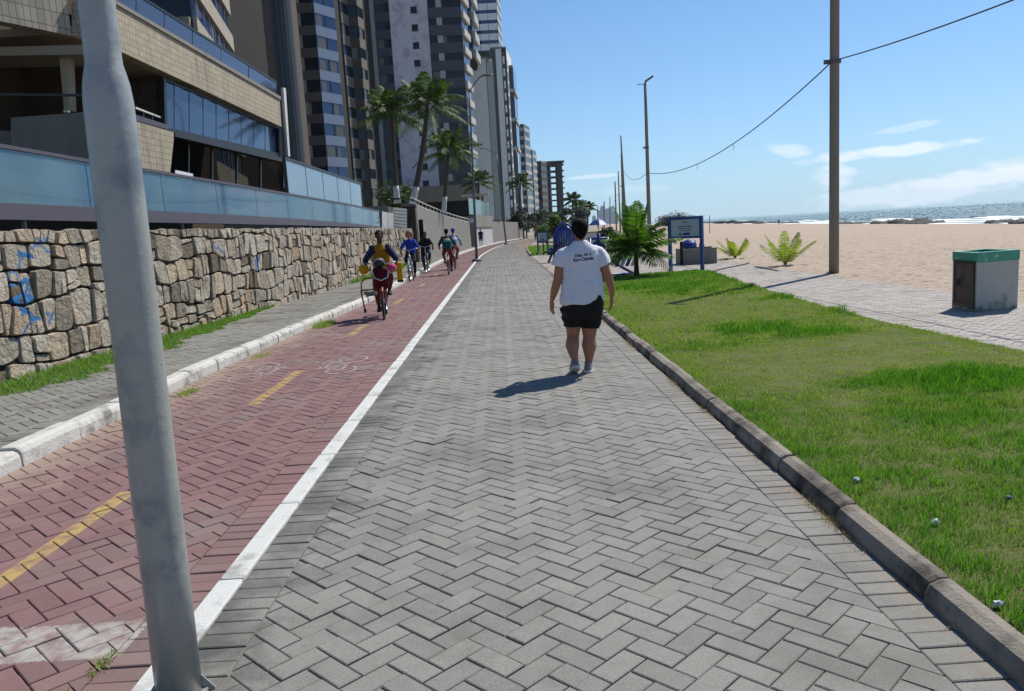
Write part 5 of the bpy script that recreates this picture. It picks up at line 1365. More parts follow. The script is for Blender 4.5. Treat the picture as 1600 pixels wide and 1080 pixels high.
# promenade street lamps
def street_lamp(label,base,h,arm,side,lean=0.,r0=.11):
    root=thing('street_lamp',label,'street lamp',loc=base,group='street lamps along the promenade')
    g=MB(); top=Vector((lean,0,h)); g.tube([Vector((0,0,0)).lerp(top,i/6) for i in range(7)],[r0*(1-.55*i/6) for i in range(7)],10); g.build('pole',m_lamp,root,smooth=True)
    g=MB(); g.vrings([(0,0,0,.26,.26),(0,0,.10,.24,.24),(0,0,.16,r0,r0)],12); g.build('base',m_lamp,root)
    g=MB(); pts=[top+Vector((side*arm*t,0,.75*math.sin(t*1.35))) for t in (0,.25,.5,.75,1)]; g.tube(pts,.035,6); g.build('arm',m_lamp,root)
    e=pts[-1]; g=MB(); g.ell((e.x+side*.22,0,e.z-.0),(.3,.11,.06),12,8); g.build('lamp_head',m_lamp,root,smooth=True)
    return root
b=AZ(745,409,0); t=AY(731,180,b.y)
street_lamp('nearer promenade street lamp standing at the end of the white edging line',tuple(b),8.2,.7,1,lean=AY(731,130,b.y).x-b.x+.05,r0=.075)
t2=thing('lamp_box','small pale box fixed on a post beside the near street lamp','box',loc=tuple(AY(736,345,41.0))); g=MB(); g.box(-.14,.12,-.05,.12,-.1,.12); g.build('case',m_wpaint,t2); g=MB(); g.box(-.16,.14,-.07,.14,.12,.15); g.build('lid',m_conc,t2)
b=AZ(791,382,0); street_lamp('farther promenade street lamp against the grey garden wall',tuple(b),9.0,1.2,-1,lean=AY(776,245,b.y).x-b.x,r0=.10)
b=AY(819,372,118); street_lamp('farthest thin street lamp at the bend of the promenade',(b.x,118,0),13.0,1.,-1,lean=-.5,r0=.14)

# ---------------------------------------------------------------- signs, bin house, planter
def text(body,size,m,parent,loc,rot=(R(90),0,0),ext=.001,name='lettering',align='CENTER'):
    cu=bpy.data.curves.new(name,'FONT'); cu.body=body; cu.size=size; cu.extrude=ext; cu.align_x=align; cu.offset=.0015
    o=bpy.data.objects.new(name,cu); col.objects.link(o); bpy.context.view_layer.update()
    me=bpy.data.meshes.new_from_object(o.evaluated_get(bpy.context.evaluated_depsgraph_get())); bpy.data.objects.remove(o)
    me.materials.clear(); me.materials.append(m); o=bpy.data.objects.new(name,me); col.objects.link(o); o.parent=parent; o.location=loc; o.rotation_euler=rot; return o
def sign(label,base0,base1,ztop,zbot,pw):
    b0=Vector(base0); b1=Vector(base1); mid=(b0+b1)/2; d=(b1-b0); ln=d.length; ang=math.atan2(d.y,d.x)
    root=thing('signboard',label,'sign',loc=(mid.x,mid.y,0),rz=ang)
    h=ln/2
    for s_ in (-1,1): g=MB(); g.box(s_*h-pw/2,s_*h+pw/2,-pw/2,pw/2,-.05,ztop); g.build('post',m_blue,root)
    g=MB(); z0,z1=zbot,ztop; t_=pw*.95
    g.box(-h+pw/2,h-pw/2,-pw*.45,pw*.45,z1-t_,z1-.002); g.box(-h+pw/2,h-pw/2,-pw*.45,pw*.45,z0,z0+t_*.8)
    for s_ in (-1,1): g.box(min(s_*(h-pw/2),s_*(h-pw/2-.012)),max(s_*(h-pw/2),s_*(h-pw/2-.012)),-pw*.42,pw*.42,z0+.002,z1-.004)
    g.build('frame',m_blue,root)
    g=MB(); g.box(-h+pw/2,h-pw/2,-pw*.25,pw*.25,z0+t_*.8+.002,z1-t_-.002); g.build('board',m_board,root)
    y=-pw*.25-.002; bh=z1-t_-z0-t_*.8; c=(z0+t_*.8)
    text('PRAIA',bh*.12,m_ink,root,(0,y,c+bh*.80)); text('Academia da Cidade',bh*.12,m_ink,root,(0,y,c+bh*.56)); text('orla de lazer e saude',bh*.105,m_ink,root,(0,y,c+bh*.43)); text('espaco publico de ginastica',bh*.07,m_ink,root,(0,y,c+bh*.32))
    # round emblem and block logo at the foot of the board
    g=MB(); n=16; g.add([(-.14*ln/.9+.035*math.cos(6.283*k/n),y-.001,c+bh*.13+.035*math.sin(6.283*k/n)) for k in range(n)],[tuple(range(n))]); g.add([(-.08,y-.001,c+bh*.07),(.16,y-.001,c+bh*.07),(.16,y-.001,c+bh*.18),(.10,y-.001,c+bh*.215),(-.06,y-.001,c+bh*.2)],[(0,1,2,3,4)]); g.build('logo',m_inkb,root)
    return root
sign('blue framed information board on two blue posts at the end of the lawn',(4.98,23.3,0),(5.74,22.6,0),1.58,.95,.088)
sign('small far blue framed board on two posts in the grass bed',(W(2.08,45)[0],45,0),(W(2.62,44.4)[0],44.4,0),1.27,.72,.07)
def bin_house():
    p0=AZ(1497,478,0); p1=AZ(1528,488,0); p2=AZ(1588,481,0)
    A=Vector((6.52,11.35,0)); Bq=Vector((6.53,10.78,0)); C=Vector((7.22,10.95,0)); D_=Vector((7.15,11.62,0))
    root=thing('bin_house','small white plastered bin house with a teal rim and rusty door on the beach path','bin',loc=(0,0,0)); H=.82
    P=[Bq,C,D_,A]; cen=sum(P,Vector((0,0,0)))/4
    def grow(k,z): return [(cen.x+(p.x-cen.x)*k,cen.y+(p.y-cen.y)*k) for p in P]
    g=MB(); g.prism(grow(1,0),0,H-.14); g.build('wall',m_binw,root)
    g=MB(); o=grow(1.02,0); i_=grow(.8,0); n=4
    vs=[(x,y,H-.137) for x,y in o]+[(x,y,H) for x,y in o]+[(x,y,H) for x,y in i_]+[(x,y,H-.10) for x,y in i_]
    g.add(vs,[(k,(k+1)%4,4+(k+1)%4,4+k) for k in range(4)]+[(4+k,4+(k+1)%4,8+(k+1)%4,8+k) for k in range(4)]+[(8+k,8+(k+1)%4,12+(k+1)%4,12+k) for k in range(4)]+[(12,13,14,15)])
    g.build('rim',m_teal,root)
    # door on the left face (A-B)
    d=(Bq-A).normalized(); n=Vector((-abs(d.y),0,0)).normalized(); ln=(Bq-A).length
    def fp(s,z,o): q=A+d*(ln*s); return (q.x-o,q.y,z)
    g=MB(); g.hexa([fp(.16,.10,.012),fp(.88,.10,.012),fp(.88,.10,-.0),fp(.16,.10,-.0),fp(.16,.66,.012),fp(.88,.66,.012),fp(.88,.66,-.0),fp(.16,.66,-.0)]); g.build('door',m_rust,root)
    fr=MB()
    for s0,s1,z0,z1 in ((.10,.16,.05,.70),(.88,.94,.05,.70),(.16,.88,.66,.70),(.16,.88,.05,.10)):
        fr.hexa([fp(s0,z0,.02),fp(s1,z0,.02),fp(s1,z0,0),fp(s0,z0,0),fp(s0,z1,.02),fp(s1,z1,.02),fp(s1,z1,0),fp(s0,z1,0)])
    fr.build('door_frame',m_frame,root)
    g=MB(); q=fp(.3,.38,.03); g.tube([(q[0],q[1],.34),(q[0],q[1],.44)],.012,6); g.build('handle',m_frame,root)
bin_house()
def planter():
    root=thing('concrete_planter','low square concrete box with dark clutter on top behind the blue signboard','planter')
    x0,x1,y0,y1=6.02,7.15,26.2,27.3
    g=MB()
    for b in ((x0,x1,y0,y0+.12),(x0,x1,y1-.12,y1),(x0,x0+.12,y0+.121,y1-.121),(x1-.12,x1,y0+.121,y1-.121)): g.box(*b,0,.52)
    g.build('wall',m_conc,root); g=MB(); g.box(x0+.121,x1-.121,y0+.121,y1-.121,.0,.44); g.build('fill',m_sand,root)
    t2=thing('dark_post','short dark wooden post at the corner of the concrete planter','post',loc=(5.96,26.15,0)); g=MB(); g.tube([(0,0,0),(0,0,.78)],.05,8); g.build('shaft',m_dkroom,t2)
    t2=thing('blue_tarp','folded dark blue tarpaulin heaped on the concrete planter','tarpaulin',loc=(6.35,26.75,.5)); g=MB(); g.ell((0,0,.1),(.3,.28,.22),14,9); g.v=[tuple(Vector(v)+Vector((1,1,1))*.07*mnoise.noise(Vector(v)*5)) for v in g.v]; g.build('cover',m_navy,t2); g=MB(); g.box(-.35,.7,-.3,-.26,-.02,.06); g.build('board',m_ink,t2)
    t2=thing('beach_bag','small white bag on the right of the concrete planter','bag',loc=(6.78,26.7,.5)); g=MB(); g.ell((0,0,.1),(.1,.08,.12),12,8); g.build('body',m_paper,t2,smooth=True); g=MB(); g.tube([(-.05,0,.2),(0,0,.3),(.05,0,.2)],.01,6); g.build('handle',m_ink,t2)
planter()
# thin black line laid across the path
p=[AZ(1104,428,.012),AZ(1125,421,.012),AZ(1145,417,.012),AZ(1170,411.5,.02)]
g=MB(); g.tube(p,.022,6); tag(g.build('strand',m_ink),'thin black line lying across the beach path near the signboard','strand')
p=[AZ(1180,416.5,.012),AZ(1192,419,.012),AZ(1215,423,.012)]
g=MB(); g.tube(p,.016,6); tag(g.build('strand',m_ink),'short dark line at the sand edge under the nearer seedling','strand')
# thin stake on the beach
b=AZ(1109,366,-.3); t2=thing('beach_stake','thin stake standing alone in the sand beyond the blue signboard','stake',loc=tuple(b)); g=MB(); g.tube([(0,0,0),(0,0,2.1)],.04,6); g.build('shaft',m_lamp,t2)
# gym machines
def bench_machine():
    root=thing('gym_machine','blue outdoor gym machine with slatted seat behind the walking woman','gym machine',loc=(3.0,22.6,0))
    f=MB(); f.tube([(-.7,0,.04),(.75,.1,.04)],.045,8); f.tube([(-.4,-.45,.04),(-.4,.45,.04)],.04,8); f.tube([(.55,-.4,.04),(.55,.5,.04)],.04,8)
    f.tube([(-.5,0,.05),(.1,0,.42),(.3,0,.48)],.045,8); f.tube([(.75,-.1,.05),(.1,0,.45),(-.2,0,1.0)],.04,8); f.tube([(-.2,0,.3),(-.2,0,1.25)],.05,8); f.tube([(-.5,0,1.1),(.1,0,1.1)],.035,8); f.tube([(-.45,-.05,1.1),(-.5,-.3,.75)],.03,8); f.tube([(.05,-.05,1.1),(.0,-.3,.75)],.03,8)
    f.build('frame',m_navy,root,smooth=True)
    for k in range(4):
        g=MB(); x=.18+.15*k; g.slab4([(x,-.25,.28+.0*k),(x+.1,-.25,.28),(x+.38,-.05,.78),(x+.28,-.05,.78)],(0,.04,0)); g.build('slat',m_navy if k%2==0 else m_wpaint,root)
    g=MB(); g.box(-.7,-.3,-.2,.2,.6,.68); g.build('seat',m_navy,root)
    g=MB(); g.ell((-.2,0,.85),(.2,.05,.22),14,9); g.build('wheel',m_navy,root,smooth=True)
bench_machine()
def dome_machine():
    root=thing('gym_machine','tall blue rounded gym frame left of the walking woman','gym machine',loc=(2.75,34,0))
    g=MB(); n=16; pts=[(.45*math.cos(math.pi*k/n)*-1,0,.9+.72*math.sin(math.pi*k/n)) for k in range(n+1)]; pts=[(-.5,0,0)]+pts+[(.5,0,0)]; g.tube(pts,.05,8); g.build('frame',m_navy,root,smooth=True)
    g=MB(); g.vrings([(0,.1,.1,.42,.06),(0,.1,.9,.42,.06),(0,.1,1.3,.36,.06),(0,.1,1.5,.16,.05)],20,3); g.build('panel',m_navy,root,smooth=True)
    g=MB(); 
    for k in range(7): x=-.3+.1*k; g.tube([(x,.02,.5+.1*(k%3)),(x+.03,.02,.95+.12*(k%4))],.018,5)
    g.build('bars',m_bluew,root)
    g=MB(); g.tube([(-.75,-.1,0),(-.5,-.1,.55),(-.1,-.1,.8)],.05,8); g.box(-.95,-.45,-.35,.05,.42,.5); g.build('seat',m_ink,root)
    root=thing('gym_machine','low dark exercise bench in the grass bed before the far signboard','gym machine',loc=(W(2.8,43.2)[0],43.2,0))
    g=MB(); g.tube([(-.8,0,.72),(.7,0,.66)],.04,6); g.tube([(-.5,0,0),(-.5,0,.72)],.04,6); g.tube([(.4,0,0),(.4,0,.68)],.04,6); g.build('frame',m_ink,root); g=MB(); g.vrings([(-.05,0,0,.28,.2),(-.05,0,.25,.2,.14),(-.05,0,.4,.06,.05)],10); g.build('seat',m_navy,root)
dome_machine()
# kiosk and parasol beyond
root=thing('kiosk','small whitewashed kiosk block beyond the woman, near the beach','kiosk',loc=(6.6,56,0)); g=MB(); g.box(-.7,.7,-.4,.6,0,.95); g.build('wall',m_wpaint,root); g=MB(); g.box(-.8,.8,-.5,.7,.95,1.02); g.build('top',m_conc,root)
root=thing('parasol','blue beach parasol just right of the woman\'s head','parasol',loc=(7.2,58,0)); g=MB(); g.tube([(0,0,0),(0,0,1.9)],.025,6); g.build('pole',m_lamp,root); g=MB(); g.vrings([(0,0,1.45,.75,.75),(0,0,1.75,.4,.4),(0,0,1.92,.03,.03)],8); g.build('canopy',m_blue,root)

# ---------------------------------------------------------------- people
def hand(mb,w_,d,n_out,L_=.17,curl=.5,thumb=1):
    """relaxed hand: palm at wrist w_, pointing along d; n_out = palm normal; thumb side = thumb*cross"""
    w_=Vector(w_); d=Vector(d).normalized(); n=Vector(n_out).normalized(); s=d.cross(n).normalized(); n=s.cross(d).normalized()
    k=L_/.17; pe=w_+d*.085*k
    mb.tube([w_-d*.02,w_+d*.03*k,pe],[(.026*k,.02*k),(.038*k,.017*k),(.042*k,.014*k)],10)
    # palm as slab of parallel tubes
    for j,(o,fl) in enumerate(((-.030,.068),(-.010,.078),(.011,.073),(.030,.058))):
        b=w_+d*.03*k+s*o*k; mb.tube([b,pe+s*o*k],[.014*k,.011*k],8)
        p=pe+s*o*1.05*k; q=p+(d*math.cos(curl*.5)+n*math.sin(curl*.5))*fl*.45*k; r_=q+(d*math.cos(curl)+n*math.sin(curl))*fl*.32*k; e=r_+(d*math.cos(curl*1.5)+n*math.sin(curl*1.5))*fl*.25*k
        mb.tube([p-d*.01,q,r_,e],[.0095*k,.009*k,.008*k,.0065*k],8)
    b=w_+d*.02*k-s*.02*thumb*k; mb.tube([b,b+(d*.6-s*thumb*.7+n*.3).normalized()*.04*k,b+(d*.85-s*thumb*.45+n*.35).normalized()*.078*k],[.014*k,.0115*k,.009*k],8)
def woman():
    X0,Y0=.80,8.0
    root=thing('person','walking woman seen from behind in a white printed T-shirt and black shorts','person',loc=(X0,Y0,0))
    b=MB()
    # head and neck
    b.ell((.005,.015,1.462),(.074,.092,.100),20,14); b.ell((.005,.055,1.425),(.052,.06,.065),16,10)   # skull, jaw
    b.ell((.005,.118,1.445),(.012,.018,.02),8,6)                                                            # nose
    for s_ in (-1,1): b.ell((.005+s_*.074,.012,1.452),(.010,.018,.028),8,6)                             # ears
    b.tube([(0,.0,1.28),(0,.005,1.36),(.004,.015,1.41)],[.06,.052,.05],14)
    # torso under the clothes
    b.vrings([(.0,0,.62,.17,.15),(.0,-.0,.74,.19,.165),(.0,0,.9,.175,.15),(.0,0,1.1,.155,.12),(.0,0,1.22,.15,.09),(0,0,1.30,.07,.06)],20)
    # arms
    A={-1:[(-.150,0,1.215),(-.212,-.01,1.1),(-.246,-.03,.965),(-.280,.0,.86),(-.305,.03,.775)],1:[(.158,0,1.215),(.222,-.005,1.1),(.262,-.03,.985),(.294,-.005,.87),(.306,.03,.772)]}
    for s_,p in A.items():
        b.tube(p,[.060,.057,.046,.042,.027],12);         d=Vector((-.12 if s_<0 else -.05,.05,-1)); hand(b,p[-1],d,(-s_,.35,0),.178,curl=.45,thumb=(1 if s_<0 else -1))
    # legs: left one just pushing off, right one flat
    b.tube([(-.095,0,.72),(-.102,.0,.56),(-.110,.02,.42),(-.114,.01,.375),(-.130,-.045,.29),(-.124,-.09,.2),(-.113,-.12,.145)],[.105,.098,.069,.062,.072,.046,.032],14)
    b.tube([(.085,.02,.72),(.07,.02,.56),(.058,.025,.41),(.056,.02,.36),(.048,.0,.27),(.042,.0,.17),(.036,.0,.09)],[.108,.100,.075,.066,.077,.050,.033],14)
    b.tube([(-.113,-.12,.145),(-.115,-.09,.10),(-.118,-.02,.055),(-.12,.03,.045)],[.036,.038,.032,.024],10)
    b.tube([(.036,0,.09),(.036,.03,.06),(.036,.12,.045),(.036,.165,.04)],[.038,.04,.032,.024],10)
    organic(b,'body',m_skin,.0055,3,root)
    # hair: short cropped cap with a nape
    h=MB(); h.ell((.005,.0,1.482),(.087,.101,.092),20,14); h.ell((.004,-.035,1.43),(.066,.058,.06),16,10); h.ell((.004,-.03,1.395),(.046,.04,.035),12,8)
    for s_ in (-1,1): h.ell((.005+s_*.062,.01,1.46),(.018,.04,.045),10,8)
    def hn(c): k=mnoise.noise(c*55)*.004+mnoise.noise(c*20)*.004; return c+Vector((k,k,k))
    organic(h,'hair',m_hair,.005,2,root,hn)
    # T-shirt
    s=MB(); s.vrings([(-.004,.0,.722,.218,.178),(-.004,.0,.76,.222,.182),(-.002,.0,.84,.218,.178),(.0,.0,.92,.212,.168),(.0,.0,1.0,.198,.152),(.0,-.005,1.08,.190,.142),(.0,-.01,1.15,.198,.135),(.0,-.01,1.20,.205,.125),(.0,-.01,1.25,.190,.108),(0,-.008,1.285,.145,.09),(0,-.004,1.32,.092,.074),(0,0,1.35,.064,.062)],32,2.4)
    s.tube([(-.11,0,1.245),(-.165,0,1.215),(-.210,-.002,1.155),(-.226,-.004,1.100)],[.062,.075,.078,.081],16); s.tube([(.115,0,1.245),(.172,0,1.215),(.218,-.002,1.15),(.240,-.004,1.085)],[.062,.075,.078,.081],16)
    def wr(c):
        side=mnoise.noise(Vector((c.x*11,c.y*11,c.z*3.5)))*.015+mnoise.noise(Vector((c.x*24+c.z*6,c.y*20,c.z*7)))*.007
        drape=mnoise.noise(Vector((c.x*4+3,c.y*4,c.z*16+c.x*5)))*.013*(1 if c.z<1.05 else .35)
        k=1+(side+drape)/.2; q=Vector((c.x*k,c.y*k,c.z))
        if c.z<.76: q.z+= .022*(c.x/.2)*.7+.008*math.sin(math.atan2(c.y,c.x)*5)
        return q
    so_=organic(s,'t_shirt',m_shirt,.007,3,root,wr)
    # print on the back, laid on the cloth
    bpy.context.view_layer.update()
    for body,z,sz,x in (('Dica  Id ei',1.195,.040,.012),('Eco-Cagnia',1.152,.044,.012)):
        o=text(body,sz,m_ink,root,(0,0,0),(0,0,0),0,'shirt_print')
        for v in o.data.vertices:
            lx,lz=v.co.x+x,v.co.y+z; lz+=.06*lx
            hit=so_.ray_cast(Vector((lx,-1,lz)),Vector((0,1,0))) if False else None
            # cloth surface: nearest vertex search along the view line
            v.co=Vector((lx,-1,lz))
        me=so_.data; from mathutils.bvhtree import BVHTree
        bv=BVHTree.FromPolygons([vv.co for vv in me.vertices],[p.vertices for p in me.polygons])
        for v in o.data.vertices:
            hc=bv.ray_cast(v.co,Vector((0,1,0)))
            if hc[0]: v.co=hc[0]+Vector((0,-.0025,0))
    # shorts
    k=MB(); k.vrings([(0,0,.56,.19,.15),(0,0,.64,.208,.17),(0,0,.74,.212,.176),(0,0,.80,.20,.165)],28,2.6)
    k.tube([(-.105,0,.68),(-.107,.0,.56),(-.107,.005,.485)],[(.112,.13),(.098,.112),(.090,.098)],20); k.tube([(.095,.02,.68),(.078,.02,.56),(.070,.02,.455)],[(.115,.13),(.104,.115),(.092,.10)],20)
    organic(k,'shorts',m_black,.008,3,root,lambda c:c*1.0+Vector((c.x,c.y,0))*(.06*mnoise.noise(Vector((c.x*8,c.y*8,c.z*22)))))
    for x,y,z,pit,nm in ((-.118,-.065,.0,R(-24),'shoe'),(.036,.055,0,0,'shoe')):
        f=MB(); f.vrings([(0,.0,.012,.046,.135),(0,.0,.035,.047,.135),(0,-.015,.062,.041,.112),(0,-.055,.088,.036,.062),(0,-.07,.112,.036,.045)],20,2.5)
        o=organic(f,nm,m_shoe,.006,2,root); o.location=(x,y,z+(.03 if pit else 0)); o.rotation_euler=(pit,0,R(6 if x<0 else -8))
        g=MB(); g.vrings([(0,.0,-.004,.046,.136),(0,.0,.004,.050,.142),(0,.0,.024,.049,.140),(0,0,.028,.044,.132)],22,2.5); g.build('sole',m_sole,o,smooth=True)
    return root
woman()

def bicycle(label,loc,rz,fc,basket=False,scale=1.,group='bicycles ridden on the red lane'):
    fm=mat('bike_paint_'+fc,hx(fc),.4,.1,5,metal=.2)
    root=thing('bicycle',label,'bicycle',loc=loc,rz=rz,group=group,scale=scale)
    for y in (-.52,.53):
        g=MB(); g.torus((0,y,.335),.315,.021); t=g.build('tyre',m_tyre,root,smooth=True)
        g=MB(); g.torus((0,y,.335),.288,.009,sg=6); 
        for i in range(18):
            a=2*math.pi*i/18; g.tube([(.02*(-1)**i,y,.335),(0,y+.285*math.cos(a),.335+.285*math.sin(a))],.0022,3,False)
        g.tube([(-.05,y,.335),(.05,y,.335)],.02,8); g.build('rim',m_rim,t)
        g=MB(); pts=[(0,y+.345*math.cos(R(a)),.335+.345*math.sin(R(a))) for a in range(20,181,20)]; g.tube(pts,[(.028,.006)]*len(pts),6); g.build('mudguard',fm,root)
    f=MB(); bb=(0,-.08,.29); st=(0,-.22,.78); hd=(0,.33,.86); hl=(0,.38,.70)
    f.tube([bb,st],.017,8); f.tube([bb,hl],.02,8); f.tube([(0,-.205,.73),hd],.016,8); f.tube([hd,hl],.024,8)
    for s_ in (-1,1):
        f.tube([bb,(s_*.06,-.52,.335)],.011,6); f.tube([(0,-.21,.72),(s_*.06,-.52,.335)],.010,6)
    f.build('frame',fm,root,smooth=True)
    f=MB(); 
    for s_ in (-1,1): f.tube([(s_*.02,.385,.69),(s_*.055,.40,.62),(s_*.055,.53,.335)],.012,6)
    f.build('fork',fm,root)
    f=MB(); f.tube([(0,.33,.86),(0,.30,1.0)],.013,8); f.tube([(-.30,.18,1.06),(-.24,.28,1.06),(0,.31,1.01),(.24,.28,1.06),(.30,.18,1.06)],.012,8); hb=f.build('handlebar',m_rim,root,smooth=True)
    for s_ in (-1,1): f=MB(); f.tube([(s_*.295,.19,1.06),(s_*.315,.10,1.055)],.018,8); f.build('grip',m_tyre,hb)
    f=MB(); f.vrings([(0,-.25,.86,.05,.10),(0,-.25,.90,.085,.13),(0,-.25,.92,.06,.11)],16); f.build('saddle',m_tyre,root,smooth=True)
    f=MB(); f.tube([st,(0,-.24,.87)],.013,8); f.build('seat_post',m_rim,root)
    f=MB(); f.torus((.04,-.08,.29),.09,.008,seg=20,sg=5); f.tube([(.055,-.08,.29),(.065,-.02,.13)],.011,6); f.tube([(-.055,-.08,.29),(-.065,-.14,.45)],.011,6); f.box(.065,.16,-.05,.01,.11,.135); f.box(-.16,-.065,-.17,-.11,.44,.465); f.build('crank',m_rim,root)
    return root
def rider(label,loc,rz,top,trouser,skin=m_skin,hairm=m_hair,scale=1.,lean=.12,foot=1,stand=False,hairbig=False,cap=None,sleeve_m=None,seed=1,shoe=m_tyre):
    root=thing('person',label,'person',loc=loc,rz=rz,scale=scale)
    hz=.96; sh=Vector((0,-.24+lean+.12,hz+.47)); b=MB()
    hc=sh+Vector((0,.07,.205))
    b.ell(hc,(.072,.09,.105),18,12); b.ell(hc+Vector((0,.045,-.045)),(.052,.055,.06),14,9); b.ell(hc+Vector((0,.105,-.015)),(.012,.02,.022),8,6)
    for s_ in (-1,1): b.ell(hc+Vector((s_*.075,0,-.01)),(.012,.02,.03),8,6); b.ell(hc+Vector((s_*.028,.085,.012)),(.014,.012,.009),8,6)
    b.ell(hc+Vector((0,.09,-.055)),(.024,.014,.009),8,6)
    b.tube([sh+Vector((0,-.01,-.02)),hc+Vector((0,-.01,-.06))],[.058,.05],12)
    b.rings([[ (c[0]+c[3]*math.cos(2*math.pi*k/20),c[1]+c[4]*math.sin(2*math.pi*k/20),c[2]) for k in range(20)] for c in ((0,-.26,hz-.04,.15,.12),(0,-.24,hz+.1,.14,.11),(0,-.24+lean*.6,hz+.3,.16,.11),(0,sh.y,sh.z-.03,.15,.09),(0,sh.y,sh.z+.02,.07,.06))])
    hips={};
    kn={foot:Vector((foot*.14,.10,.68)),-foot:Vector((-foot*.16,.13,.80))}
    an={foot:Vector((foot*.115,-.05,.21)),-foot:Vector((-foot*.115,-.14,.53))}
    T=MB(); S=MB(); SL=S if sleeve_m is None else MB()
    for s_ in (-1,1):
        h=Vector((s_*.09,-.22,hz-.02)); k=kn[s_]; a=an[s_]
        b.tube([h,h.lerp(k,.5),k,k.lerp(a,.35),a],[.075,.068,.052,.05,.034],12); b.tube([a,a+Vector((0,.05,-.05)),a+Vector((0,.13,-.06))],[.034,.036,.026],10)
        T.tube([h,h.lerp(k,.5),k,k.lerp(a,.4),a+Vector((0,0,.04))],[.092,.084,.068,.064,.05],14)
        p0=sh+Vector((s_*.155,0,-.045)); el=Vector((s_*.30,sh.y+.16,sh.z-.26)); wr=Vector((s_*.30,.10,1.085))
        b.tube([p0,p0.lerp(el,.5),el,el.lerp(wr,.5),wr],[.05,.045,.038,.034,.025],12); b.ell(p0,(.055,.05,.055),10,8)
        hand(b,wr,(wr-el).normalized()*.7+Vector((0,.5,-.1)),(0,-.4,-1),.16,1.2,thumb=s_)
        SL.ell(p0+Vector((-s_*.005,0,.005)),(.083,.078,.078),14,9); SL.tube([p0+Vector((-s_*.02,0,.0)),p0.lerp(el,.5),el,el.lerp(wr,.5),el.lerp(wr,.88)],[.078,.070,.060,.052,.046],14)
    organic(b,'body',skin,.010,3,root)
    T.vrings([(0,-.26,hz-.08,.15,.13),(0,-.25,hz+.02,.155,.13),(0,-.24,hz+.1,.15,.12)],20); organic(T,'trousers',trouser,.014,3,root)
    S.rings([[ (c[0]+c[3]*math.cos(2*math.pi*k/24),c[1]+c[4]*math.sin(2*math.pi*k/24),c[2]) for k in range(24)] for c in ((0,-.25,hz+.02,.185,.15),(0,-.235,hz+.15,.175,.145),(0,-.24+lean*.6,hz+.3,.185,.14),(0,sh.y,sh.z-.07,.18,.12),(0,sh.y,sh.z-.01,.13,.085),(0,sh.y+.01,sh.z+.045,.065,.062))])
    organic(S,'jacket',top,.012,3,root)
    if sleeve_m: organic(SL,'sleeves',sleeve_m,.012,3,root)
    H=MB(); H.ell(hc+Vector((0,-.018,.028)),(.085,.095,.088),18,12); H.ell(hc+Vector((0,-.05,-.03)),(.07,.055,.065),14,9)
    if hairbig: H.ell(hc+Vector((0,-.03,.03)),(.125,.11,.115),18,12); H.ell(hc+Vector((.085,-.02,-.04)),(.045,.05,.07),12,8); H.ell(hc+Vector((-.085,-.02,-.04)),(.045,.05,.07),12,8)
    organic(H,'hair',cap or hairm,.009,2,root,lambda c: c+Vector((1,1,1))*mnoise.noise(c*40)*.006)
    for s_ in (-1,1):
        a=an[s_]; f=MB(); f.vrings([(a.x,a.y+.05,a.z-.10,.045,.125),(a.x,a.y+.05,a.z-.07,.046,.125),(a.x,a.y+.03,a.z-.03,.04,.09),(a.x,a.y,a.z+.0,.038,.045)],16,2.5); f.build('shoe',shoe,root,smooth=True)
    return root
c_or=cloth('mustard_jacket','98701f'); c_bl=cloth('royal_blue_sweater','20359a'); c_dk=cloth('dark_clothes','1b1a22'); c_tl=cloth('teal_jacket','16494c'); c_rd=cloth('dark_red_trousers','74172a')
c_wh=cloth('pale_blue_shirt','8f9db5'); c_nv=cloth('navy_clothes','1c2542'); c_cr=cloth('crimson_cloth','4c1019'); c_ye=cloth('yellow_plastic','c48f1c')
# front cyclist with load
L1=(-2.26,14.9,0); rz=R(186)
bicycle('red bicycle loaded with bags, nearest of the approaching ones',L1,rz,'7c1f1a',scale=.97)
rider('cyclist in a mustard vest riding the loaded red bicycle toward the camera',L1,rz,c_or,cloth('rust_trousers','6a2a20'),m_skind,scale=.93,seed=1,lean=.1,sleeve_m=c_nv)
def local(L1,rz,p,s=1.): v=Matrix.Rotation(rz,3,'Z')@(Vector(p)*s); return Vector(L1)+v
# front crate of dark red cloth
q=local(L1,rz,(0,.42,.0))
t_=thing('cargo_bag','dark red cloth bag strapped on the front of the loaded bicycle','bag',loc=tuple(q),rz=rz)
g=MB(); g.vrings([(0,.06,.55,.10,.08),(0,.06,.66,.14,.11),(0,.06,.82,.165,.13),(0,.05,.92,.15,.12),(0,.05,.96,.09,.08)],20,2.6); organic(g,'bag',c_cr,.014,2,t_,lambda c:c+Vector((1,1,1))*mnoise.noise(c*8)*.02)
g=MB(); g.tube([(-.15,.14,.9),(-.12,.18,.77),(0,.21,.72),(.12,.18,.77),(.15,.14,.9)],.010,6); g.build('cord',m_paper,t_)
g=MB(); g.ell((-.2,.0,.93),(.09,.09,.08),12,8); g.build('pink_bundle',cloth('pink_cloth','b8486a'),t_,smooth=True)
t_=thing('helmet','dark rounded helmet resting on top of the red cargo bag','helmet',loc=tuple(local(L1,rz,(.02,.5,.98))),rz=rz); g=MB(); g.ell((0,0,.06),(.11,.12,.09),16,10); g.build('shell',m_ink,t_,smooth=True); g=MB(); g.tube([(-.11,.07,.03),(-.07,.12,.1),(0,.14,.12),(.07,.12,.1),(.11,.07,.03)],.012,6); g.build('visor',m_conc,t_)
